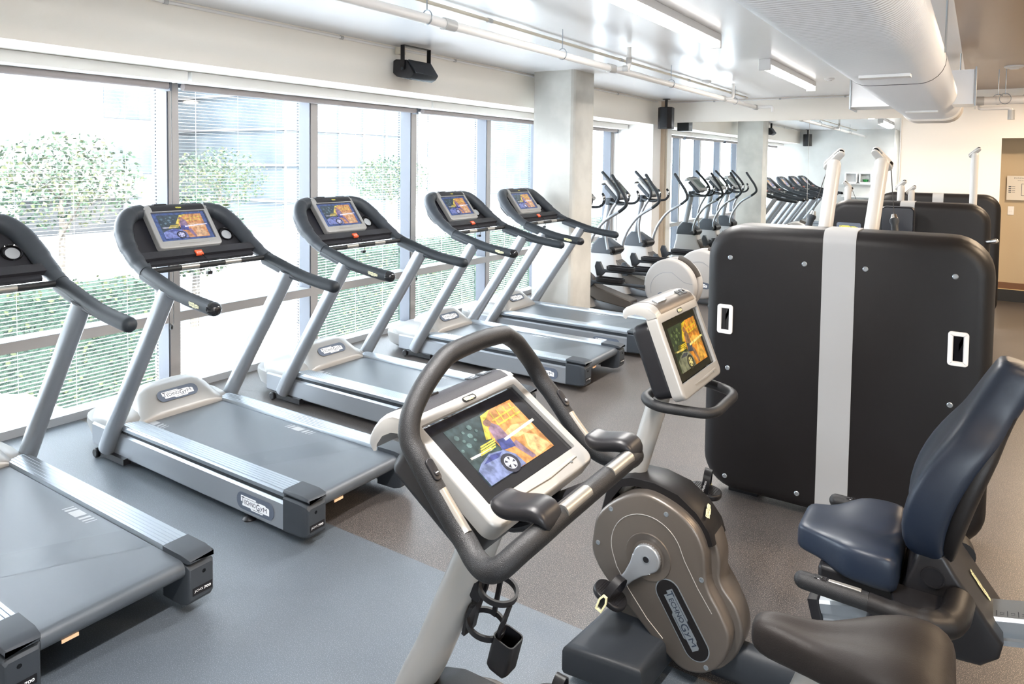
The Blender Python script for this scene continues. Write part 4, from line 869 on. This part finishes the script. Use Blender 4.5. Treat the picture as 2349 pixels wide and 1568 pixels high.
# ---------------------------------------------------------------- ceiling services
def duct():
    t=empty('air_duct',(0,0,0)); xa,xb,r,zb=4.55,4.83,.142,2.32
    def ring(y,rr):
        o=[]
        for i in range(13): a=-PI/2+PI*i/12; o.append(V((xb+rr*math.cos(a),y,zb+r+rr*math.sin(a))))
        for i in range(13): a=PI/2+PI*i/12; o.append(V((xa+rr*math.cos(a),y,zb+r+rr*math.sin(a))))
        return o
    def run(y0,y1,p=.034,h=.0035):
        b=MB(); R_=[]; y=y0
        while y<y1: R_+= [ring(y,r),ring(y+p*.62,r),ring(y+p*.74,r+h),ring(y+p*.86,r+h)]; y+=p
        b.loft(R_); return b
    run(-1.5,2.0).build('duct_section',duct_m,t); run(2.0,5.1).build('duct_section',duct_m,t); run(5.1,8.9).build('duct_section',duct_m,t)
    b=MB(); b.loft([ring(8.9,r+.006),ring(9.25,r+.006)]); b.build('end_collar',duct_m,t)
    b=MB(); b.loft([ring(9.25,r-.01),ring(9.35,r+.02),ring(9.42,r-.01),ring(9.52,r+.018),ring(9.60,r-.015),ring(9.72,r-.02)]); b.build('flexible_end',mat('flexible_duct',(.62,.58,.54),.6),t)
    for y in (2.02,5.12,8.92):
        b=MB(); b.loft([ring(y-.003,r+.0045),ring(y+.003,r+.0045)]); b.build('section_seam',darkgrey,t)
    for y in (4.50,7.55):
        b=MB(); b.bb((xa+.02,y,zb-.020),(xb-.0,y+.09,zb-.004)); b.build('support_bar',mat('white_channel',(.85,.84,.83),.4),t)
        for x in (xa-.0-.16,xb+.16):
            b=MB(); b.tube([(x,y+.03,zb+.1),(x,y+.03,H)],.005,8); b.build('hanger_rod',alu,t)
    b=MB()
    for x0_,x1_,z0,z1 in ((4.10,5.11,2.365,2.67),): b.bb((x0_,7.55,z0),(x1_,7.95,z1))
    b.build('branch_box',duct_m,t,smooth=0)
    for x in (4.10,5.11):
        b=MB(); b.bb((x-.006,7.52,2.345),(x+.006,7.98,2.69)); b.build('box_flange',alu,t)
    tag(t,'flat oval ribbed metal air duct running under the ceiling','duct')
duct()
def pipe_thing(name,label,cat,segs,fit=(),hang=(),r=.03,m=None):
    t=empty(name,(0,0,0)); m=m or mat('white_pipe',(.78,.76,.74),.4)
    for pts,rr in segs: MB().tube(pts,rr,16).build('pipe',m,t)
    for a,b2,rr in fit: MB().tube([a,b2],rr,16).build('coupling',white_st,t)
    for (x,y,z) in hang:
        b=MB(); b.tube([(x,y,z+.055),(x,y,H)],.004,6); b.tube([(x+(r+.008)*math.sin(a),y,z+(r+.012)*math.cos(a)+ .01) for a in [2*PI*k/14 for k in range(14)]],.0035,6,closed=True,up=(0,1,0)); b.build('pipe_hanger',alu,t)
    tag(t,label,cat); return t
pipe_thing('sprinkler_pipe','long white sprinkler pipe hung below the ceiling, left of the battens','pipe',
 [([(2.46,-1.5,2.62),(2.46,10.45,2.62)],.030),(fillet([(2.46,5.72,2.62),(2.60,5.72,2.62),(2.60,5.72,2.80)],.03),.020),(fillet([(2.46,8.90,2.62),(2.58,8.90,2.62),(2.58,8.90,2.80)],.03),.018),(fillet([(2.46,10.42,2.62),(2.70,10.42,2.62),(2.70,10.42,2.55)],.03),.022)],
 [((2.46,5.60,2.62),(2.46,5.72,2.62),.038),((2.46,8.84,2.62),(2.46,8.94,2.62),.037),((2.46,10.36,2.62),(2.46,10.47,2.62),.037),((2.55,5.72,2.62),(2.60,5.72,2.62),.026),((2.46,3.35,2.62),(2.46,3.45,2.62),.037),((2.60,5.72,2.66),(2.60,5.72,2.71),.025)],
 [(2.46,3.2,2.62),(2.46,4.80,2.62),(2.46,7.1,2.62),(2.46,9.4,2.62)])
pipe_thing('cable_conduit','thin white conduit fixed to the ceiling beside the sprinkler pipe','conduit',[([(2.25,-1.5,2.79),(2.25,10.75,2.79)],.013)],[((2.25,y,2.79),(2.25,y+.05,2.79),.017) for y in (4.1,6.3,8.2,9.9,10.6)],m=mat('beige_pipe',(.66,.60,.50),.45))
pipe_thing('cable_conduit','white conduit in the corner of ceiling and window bulkhead','conduit',[([(XB+.015,0,2.795),(XB+.015,10.9,2.795)],.011)],[((XB+.015,y,2.795),(XB+.015,y+.03,2.795),.016) for y in (2.6,4.1,5.6,9.4)])
pipe_thing('cable_conduit','white conduit in the corner of ceiling and far wall','conduit',[([(XB+.1,FW-.015,2.795),(4.1,FW-.015,2.795)],.009)],[((x,FW-.015,2.795),(x+.03,FW-.015,2.795),.013) for x in (1.6,2.6,3.5)])
pipe_thing('water_pipe','thick white pipe crossing the ceiling at the right, past the duct','pipe',
 [([(5.12,9.0,2.50),(9.0,9.0,2.50)],.042),(fillet([(5.14,9.10,2.45),(5.14,9.02,2.42),(5.42,9.02,2.42),(5.42,9.02,2.30)],.04),.018)],[((5.10,9.0,2.50),(5.18,9.0,2.50),.047),((5.42,9.02,2.40),(5.42,9.02,2.30),.032)],[(5.30,9.0,2.50),(5.36,8.92,2.50),(5.55,9.0,2.5)],r=.042)
def batten(x,y0,y1,label):
    t=empty('ceiling_batten_light',(x,(y0+y1)/2,H)); L=(y1-y0)/2
    b=MB(); b.bb((-.055,-L,-.055),(.055,L,0)); b.build('body',white_pl,t,bevel=.004)
    b=MB(); b.tube([(0,-L+.01,-.055),(0,L-.01,-.055)],.05,18,up=(0,0,1),r2=.052); b.build('diffuser',tube_em,t)
    for s in (-1,1): b=MB(); b.bb((-.056,s*L-.012,-.11),(.056,s*L+.012,0)); b.build('end_cap',white_pl,t,bevel=.006)
    tag(t,label,'ceiling light','batten lights')
batten(3.38,3.3,5.60,'white fluorescent batten light on the ceiling, nearer the camera'); batten(3.40,7.1,9.35,'white fluorescent batten light on the ceiling, nearer the far wall')
for x,y,r_,l in ((2.33,8.64,.055,'small round white detector on the ceiling above the sprinkler pipe'),(3.66,9.02,.055,'small round white detector on the ceiling beside the farther batten light'),(5.42,8.75,.085,'round white ceiling disc right of the duct')):
    t=MB().lathe([(0,0),(r_,0),(r_,-.012),(r_*.8,-.022),(r_*.5,-.026),(r_*.45,-.034),(0,-.036)],24,T(x,y,H)).build('smoke_detector',white_pl); tag(t,l,'detector')
for x,y in ((6.6,1.6),(6.6,4.4),(6.4,7.4),(6.1,9.8)):
    t=empty('downlight',(x,y,H)); MB().lathe([(.115,0),(.115,-.008),(.10,-.012),(.095,-.004)],24,cap=(0,0)).build('trim_ring',white_pl,t); MB().lathe([(0,0),(.095,0),(.095,-.003),(0,-.003)],24).build('lens',mat('warm_lens',(1,.75,.5),.5,emis=2),t); tag(t,'round recessed downlight in the warm-lit ceiling','downlight','downlights over the entrance side')
# ---------------------------------------------------------------- loudspeakers
def speaker_wide():
    t=empty('loudspeaker',(.80,4.85,2.60))
    pr=[(.02,.075),(.05,.088),(.17,.075),(.26,-.045),(.235,-.075),(.19,-.095),(.06,-.065),(.015,-.03)]
    b=MB(); b.prism(pr,-.165,.165,frame((0,0,0),(1,0,0),(0,0,1)),0,rad=.006); b.build('cabinet',black_p,t)
    b=MB(); q=[V((.178,0,.068)),V((.262,0,-.045))]; b.add([(.176,-.15,.072),(.176,.15,.072),(.265,.15,-.046),(.265,-.15,-.046),(.186,-.15,.078),(.186,.15,.078),(.273,.15,-.040),(.273,-.15,-.040)],[(0,1,2,3),(4,5,6,7),(0,1,5,4),(1,2,6,5),(2,3,7,6),(3,0,4,7)]); b.build('grille',mat('speaker_grille',(.012,.014,.018),.7,bump=(900,.5)),t,smooth=0)
    b=MB(); pts=[(.14,-.178,-.01),(.14,-.178,.205),(.14,.178,.205),(.14,.178,-.01)]
    b.loft([[p+V((-.022,0,0)),p+V((.022,0,0)),p+V((.022,0,0))+n*.005,p+V((-.022,0,0))+n*.005] for p,n in zip([V(p) for p in pts],[V((0,1,0)),V((0,1,-1)),V((0,-1,-1)),V((0,-1,0))])]); b.build('bracket',black_p,t,smooth=0)
    b=MB()
    b.lathe([(0,0),(.014,0),(.012,.006),(0,.008)],14,T(.14,-.18,.0)@RX(PI/2)); b.build('bracket_knob',darkgrey,t)
    MB().bb((.0,-.12,.14),(.06,-.05,.20)).build('junction_box',mat('beige_box',(.6,.55,.45),.5),t)
    tag(t,'black wide loudspeaker in a U bracket above the windows','loudspeaker')
speaker_wide()
def speaker_tall(loc,label,rz=0):
    t=empty('loudspeaker',loc,rz)
    b=MB(); b.lathe([(0,0),(.060,0),(.060,-.008),(.022,-.014),(.020,-.14),(0,-.14)],20); b.build('ceiling_mount',black_p,t)
    b=MB(); b.prism([(-.10,.09),(.10,.09),(.115,-.05),(.06,-.11),(-.06,-.11),(-.115,-.05)],-.47,-.13,I4,0,rad=.008); b.build('cabinet',black_p,t)
    b=MB(); b.loft([[V((x,-.112-(.012 if abs(x)<.03 else 0),z)) for z in (-.455,-.145)] +[V((x,-.105,z)) for z in (-.145,-.455)] for x in (-.055,0,.055)]); b.build('grille',mat('speaker_grille',(.012,.014,.018),.7,bump=(900,.5)),t)
    tag(t,label,'loudspeaker')
speaker_tall((.985,10.78,H),'black loudspeaker hanging in the corner before the mirror')
speaker_tall((1.02,.75,H),'black loudspeaker in the back corner, seen only in the mirror',PI)
# ---------------------------------------------------------------- mirror, back wall shelves, signs
def mirror():
    t=empty('wall_mirror',(0,FW,0))
    for a,b2 in ((XB+.055,3.038),(3.042,4.228)): MB().bb((a,-.008,.10),(b2,-.002,2.470)).build('mirror_panel',mirror_m,t,smooth=0)
    MB().bb((4.228,-.012,.10),(4.238,-.001,2.472)).build('edge_strip',white_pl,t,smooth=0)
    MB().bb((XB+.055,-.012,.085),(4.238,-.001,.10)).build('bottom_rail',alu,t,smooth=0)
    tag(t,'large frameless mirror in two panels covering the far wall','mirror')
mirror()
def shelf():
    Y=.55
    for z,l in ((1.29,'upper'),(.93,'lower')):
        o=MB().bb((1.95,Y,z),(2.80,Y+.24,z+.03)).build('wall_shelf',white_pl,bevel=.003); tag(o,'white %s wall shelf on the concrete back wall, seen in the mirror'%l,'shelf')
    for x,l in ((2.18,'empty'),(2.54,'with a green bowl inside')):
        b=MB(); o_=rrect(.32,.30,.05,6,x,1.47); i_=inset(o_,.04); m=frame((0,Y+.22,0),(-1,0,0),(0,0,1)); m=frame((0,Y,0),(1,0,0),(0,0,1)); 
        b.loft([[V((a,c,-q)) for a,c in r] for r,q in ((o_,0.0),(o_,.20),(inset(o_,.012),.21),(inset(i_,-.008),.21),(i_,.20),(i_,.02))],m,0,cap=(1,1)); o=b.build('cube_box',white_pl); tag(o,'rounded white box on the upper shelf, '+l,'box')
    o=MB().lathe([(.0,.0),(.05,0),(.085,.07),(.080,.07),(.047,.006),(0,.006)],20,T(2.54,Y+.12,1.362)).build('green_bowl',green_g); tag(o,'green bowl inside the rounded white box','bowl')
shelf()
def sign():
    t=empty('evacuation_plan',(5.478,11.65,1.37))
    MB().bb((0,-.01,0),(.46,0,.325)).build('plate',mat('plan_paper',(.66,.62,.54),.35),t,smooth=0)
    b=MB(); m=frame((0,-.0105,0),(1,0,0),(0,0,1)); b.text('EVACUATION PLAN',.30,.018,m@T(.23,.295,0),0); b.text('IN CASE OF FIRE',.22,.010,m@T(.23,.262,0),0)
    for i,zz in enumerate((.18,.155,.13,.105)): b.box((.035,zz,0),(.03,.010,.0005),m,0); b.box((.075,zz,0),(.035,.004,.0005),m,0)
    for x0_,y0,x1_,y1 in ((.16,.06,.40,.065),(.16,.06,.165,.22),(.16,.215,.30,.22),(.295,.15,.30,.22),(.295,.15,.40,.155),(.395,.06,.40,.155),(.22,.06,.225,.14),(.22,.135,.27,.14)): b.box(((x0_+x1_)/2,(y0+y1)/2,0),(abs(x1_-x0_),abs(y1-y0),.0005),m,0)
    b.build('plan_print',ink,t,smooth=0); tag(t,'framed evacuation plan on the recessed wall beyond the far wall','sign')
    t=empty('light_switch',(5.535,11.69,1.225)); MB().bb((-.035,-.01,-.058),(.035,0,.058)).build('switch_plate',white_pl,t,bevel=.003)
    for x in (-.012,.012): MB().bb((x-.008,-.014,-.015),(x+.008,-.009,.015)).build('rocker',white_pl,t,bevel=.002)
    tag(t,'white light switch plate under the evacuation plan','light switch')
sign()
# ---------------------------------------------------------------- outside the windows
GZ=-2.1
MB().bb((-70,-40,GZ-.2),(-.6,80,GZ)).build('ground',mat('pavement',(.60,.60,.60),.8,var=(.6,(.68,.68,.68))),smooth=0)['kind']='structure'
o=MB().bb((-17,-40,GZ),(-8.2,80,GZ+.01)).build('road',mat('asphalt',(.055,.057,.06),.8)); o['kind']='structure'
def leaves(b,c,rad,n,sz,m=0):
    for _ in range(n):
        u=V((random.gauss(0,1),random.gauss(0,1),random.gauss(0,1))).normalized()*(random.random()**.4); p=V(c)+V((u.x*rad[0],u.y*rad[1],u.z*rad[2]))
        a=V((random.uniform(-1,1),random.uniform(-1,1),random.uniform(-1,1))).normalized(); q=a.cross(V((random.uniform(-1,1),random.uniform(-1,1),random.uniform(-1,1)))).normalized(); s=sz*random.uniform(.6,1.3)
        b.add([p-a*s,p+q*s*.55,p+a*s,p-q*s*.55],[(0,1,2,3)],I4,random.randint(0,m))
lf=[mat('leaf_green',(.010,.019,.012),.6,spec=.1),mat('leaf_light',(.032,.038,.018),.6,spec=.1),mat('leaf_mid',(.016,.026,.018),.6,spec=.1)]
lt=[mat('tree_leaf_green',(.020,.036,.022),.6,spec=.1),mat('tree_leaf_light',(.060,.068,.036),.6,spec=.1),mat('tree_leaf_mid',(.034,.050,.034),.6,spec=.1)]
def hedge(yc,hl,n,lab):
    t=empty('hedge',(-6.6,yc,GZ)); MB().bb((-.45,-hl,.05),(.45,hl,1.85)).build('hedge_body',mat('hedge_green',(.008,.016,.012),.8,spec=.1,bump=(9,1,.1),var=(14,(.018,.032,.022))),t)
    b=MB()
    for i in range(n):
        y=random.uniform(-hl,hl); z=random.uniform(.05,1.9); p=V((.46+random.uniform(0,.06),y,z)) if random.random()<.8 else V((random.uniform(-.45,.5),y,1.86+random.uniform(0,.08)))
        a=V((random.uniform(-.4,.4),random.uniform(-1,1),random.uniform(-1,1))).normalized(); q=a.cross(V((1,0,.3))).normalized(); s=random.uniform(.03,.055); b.add([p-a*s,p+q*s*.6,p+a*s,p-q*s*.6],[(0,1,2,3)],I4,random.randint(0,2))
    o=b.build('hedge_leaves',lf,t,smooth=0); o['kind']='stuff'; tag(t,lab,'hedge')
hedge(.3,6.2,2600,'clipped green hedge outside the leftmost window'); hedge(17.5,7.0,2800,'clipped green hedge outside, behind the third and fourth treadmills')
def tree(x,y,h,r,label):
    t=empty('street_tree',(x,y,GZ)); b=MB(); b.tube([(0,0,0),(.05,.02,h*.4),(-.05,.05,h*.75)],[.10,.08,.03],8)
    for i in range(5):
        a=i*1.3; b.tube([(0,0,h*(.35+.06*i)),(math.cos(a)*r*.6,math.sin(a)*r*.6,h*(.62+.05*i))],[.04,.012],6)
    b.build('trunk',mat('bark',(.06,.05,.04),.8),t)
    b=MB(); leaves(b,(0,0,h*.70),(r*.9,r,h*.30),2600,.075,2); o=b.build('crown',lt,t,smooth=0); tag(t,label,'tree','trees outside the windows')
tree(-9.6,4.3,3.1,1.3,'loose green tree outside the window between first and second treadmill'); tree(-9.9,9.6,3.0,1.3,'small pale green tree outside, behind the third treadmill'); tree(-16,9.5,4.6,2.2,'broad green tree far outside the leftmost window'); tree(-22,18.5,4.4,2.2,'leafy tree across the road, left of the glass tower'); tree(-21,28,4.2,2.3,'leafy tree across the road, right of the glass tower'); tree(-20,45,4.4,2.4,'distant tree outside the window beside the concrete column')
def tower():
    t=empty('office_tower',(-32,31,GZ)); gl=mat('blue_glass_wall',(.036,.046,.054),.5,spec=.15,var=(.5,(.055,.066,.074))); wl=mat('pale_facade',(.085,.085,.088),.7,spec=.2)
    MB().bb((-5,-5.2,0),(5,5.2,34)).build('glass_wall',gl,t,smooth=0)
    for k in range(17): MB().bb((-5.1,-5.3,1.5+2*k),(5.1,5.3,1.62+2*k)).build('floor_band',wl,t,smooth=0)
    for k in range(6): MB().bb((4.95,-5.1+2*k,0),(5.12,-5.0+2*k,34)).build('mullion_band',wl,t,smooth=0)
    tag(t,'tall blue glass office tower seen through the second window','building')
    t=empty('apartment_building',(-38,20,GZ)); MB().bb((-4,-3.2,0),(4,4.0,30)).build('facade',wl,t,smooth=0)
    for k in range(9):
        for j in (0,): MB().bb((3.9,-.2+0*j,3+3*k),(4.05,2.4,4.6+3*k)).build('window',gl,t,smooth=0)
    tag(t,'pale apartment block with a column of windows left of the tower','building')
    t=empty('car_park',(-24,6,GZ)); MB().bb((-5,-14,0),(4,8,1.3)).build('base_wall',wl,t,smooth=0)
    dk=mat('dark_opening',(.008,.009,.010),.6)
    for i in range(5):
        MB().bb((3.6,-13.5+4.4*i,1.3),(3.9,-10.2+4.4*i,2.5)).build('opening',dk,t,smooth=0); MB().bb((3.5,-10.2+4.4*i,1.3),(4,-9.1+4.4*i,2.5)).build('pier',wl,t,smooth=0)
    MB().bb((-5,-14,2.5),(4.1,8,3.4)).build('parapet',wl,t,smooth=0)
    tag(t,'low white building with dark strip openings across the road','building')
    for x,y,w,h,l in ((-40,52,10,9,'pale distant building outside, with a grid of windows'),(-42,75,14,20,'far glass building outside the fourth window')):
        t=empty('distant_building',(x,y,GZ)); MB().bb((-5,-w/2,0),(5,w/2,h)).build('facade',wl if h<12 else gl,t,smooth=0)
        for k in range(int(h//3)): MB().bb((4.9,-w/2+.6,1.2+3*k),(5.08,w/2-.6,2.6+3*k)).build('window_band',gl if h<12 else wl,t,smooth=0)
        tag(t,l,'building')
tower()
def van():
    t=empty('parked_van',(-3.3,2.0,GZ)); wv=mat('van_white',(.75,.76,.78),.3); dk=mat('van_glass',(.05,.06,.07),.15)
    pr=[(-1.9,.35),(1.9,.35),(2.0,.8),(1.75,1.12),(1.2,1.25),(.85,1.72),(-1.75,1.75),(-1.95,1.5)]
    b=MB(); b.prism(pr,-.85,.85,frame((0,0,0),(0,1,0),(0,0,1)),0,rad=.10); b.build('body',wv,t)
    b=MB(); b.prism([(-1.7,1.12),(1.05,1.12),(.78,1.60),(-1.7,1.60)],.84,.862,frame((0,0,0),(0,1,0),(0,0,1))); b.build('side_window',dk,t)
    b=MB(); b.prism([(-1.93,.78),(1.9,.78),(1.85,.92),(-1.93,.92)],.845,.868,frame((0,0,0),(0,1,0),(0,0,1))); b.build('orange_stripe',mat('orange_paint',(.85,.30,.06),.5),t)
    for y in (-1.2,1.25):
        for x in (-.75,.75): MB().lathe([(0,-.10),(.30,-.10),(.33,-.06),(.33,.06),(.30,.10),(0,.10)],24,T(x,y,.33)@RY(PI/2)).build('wheel',black_p,t)
    tag(t,'white van with an orange stripe parked outside the leftmost window','van')
van()
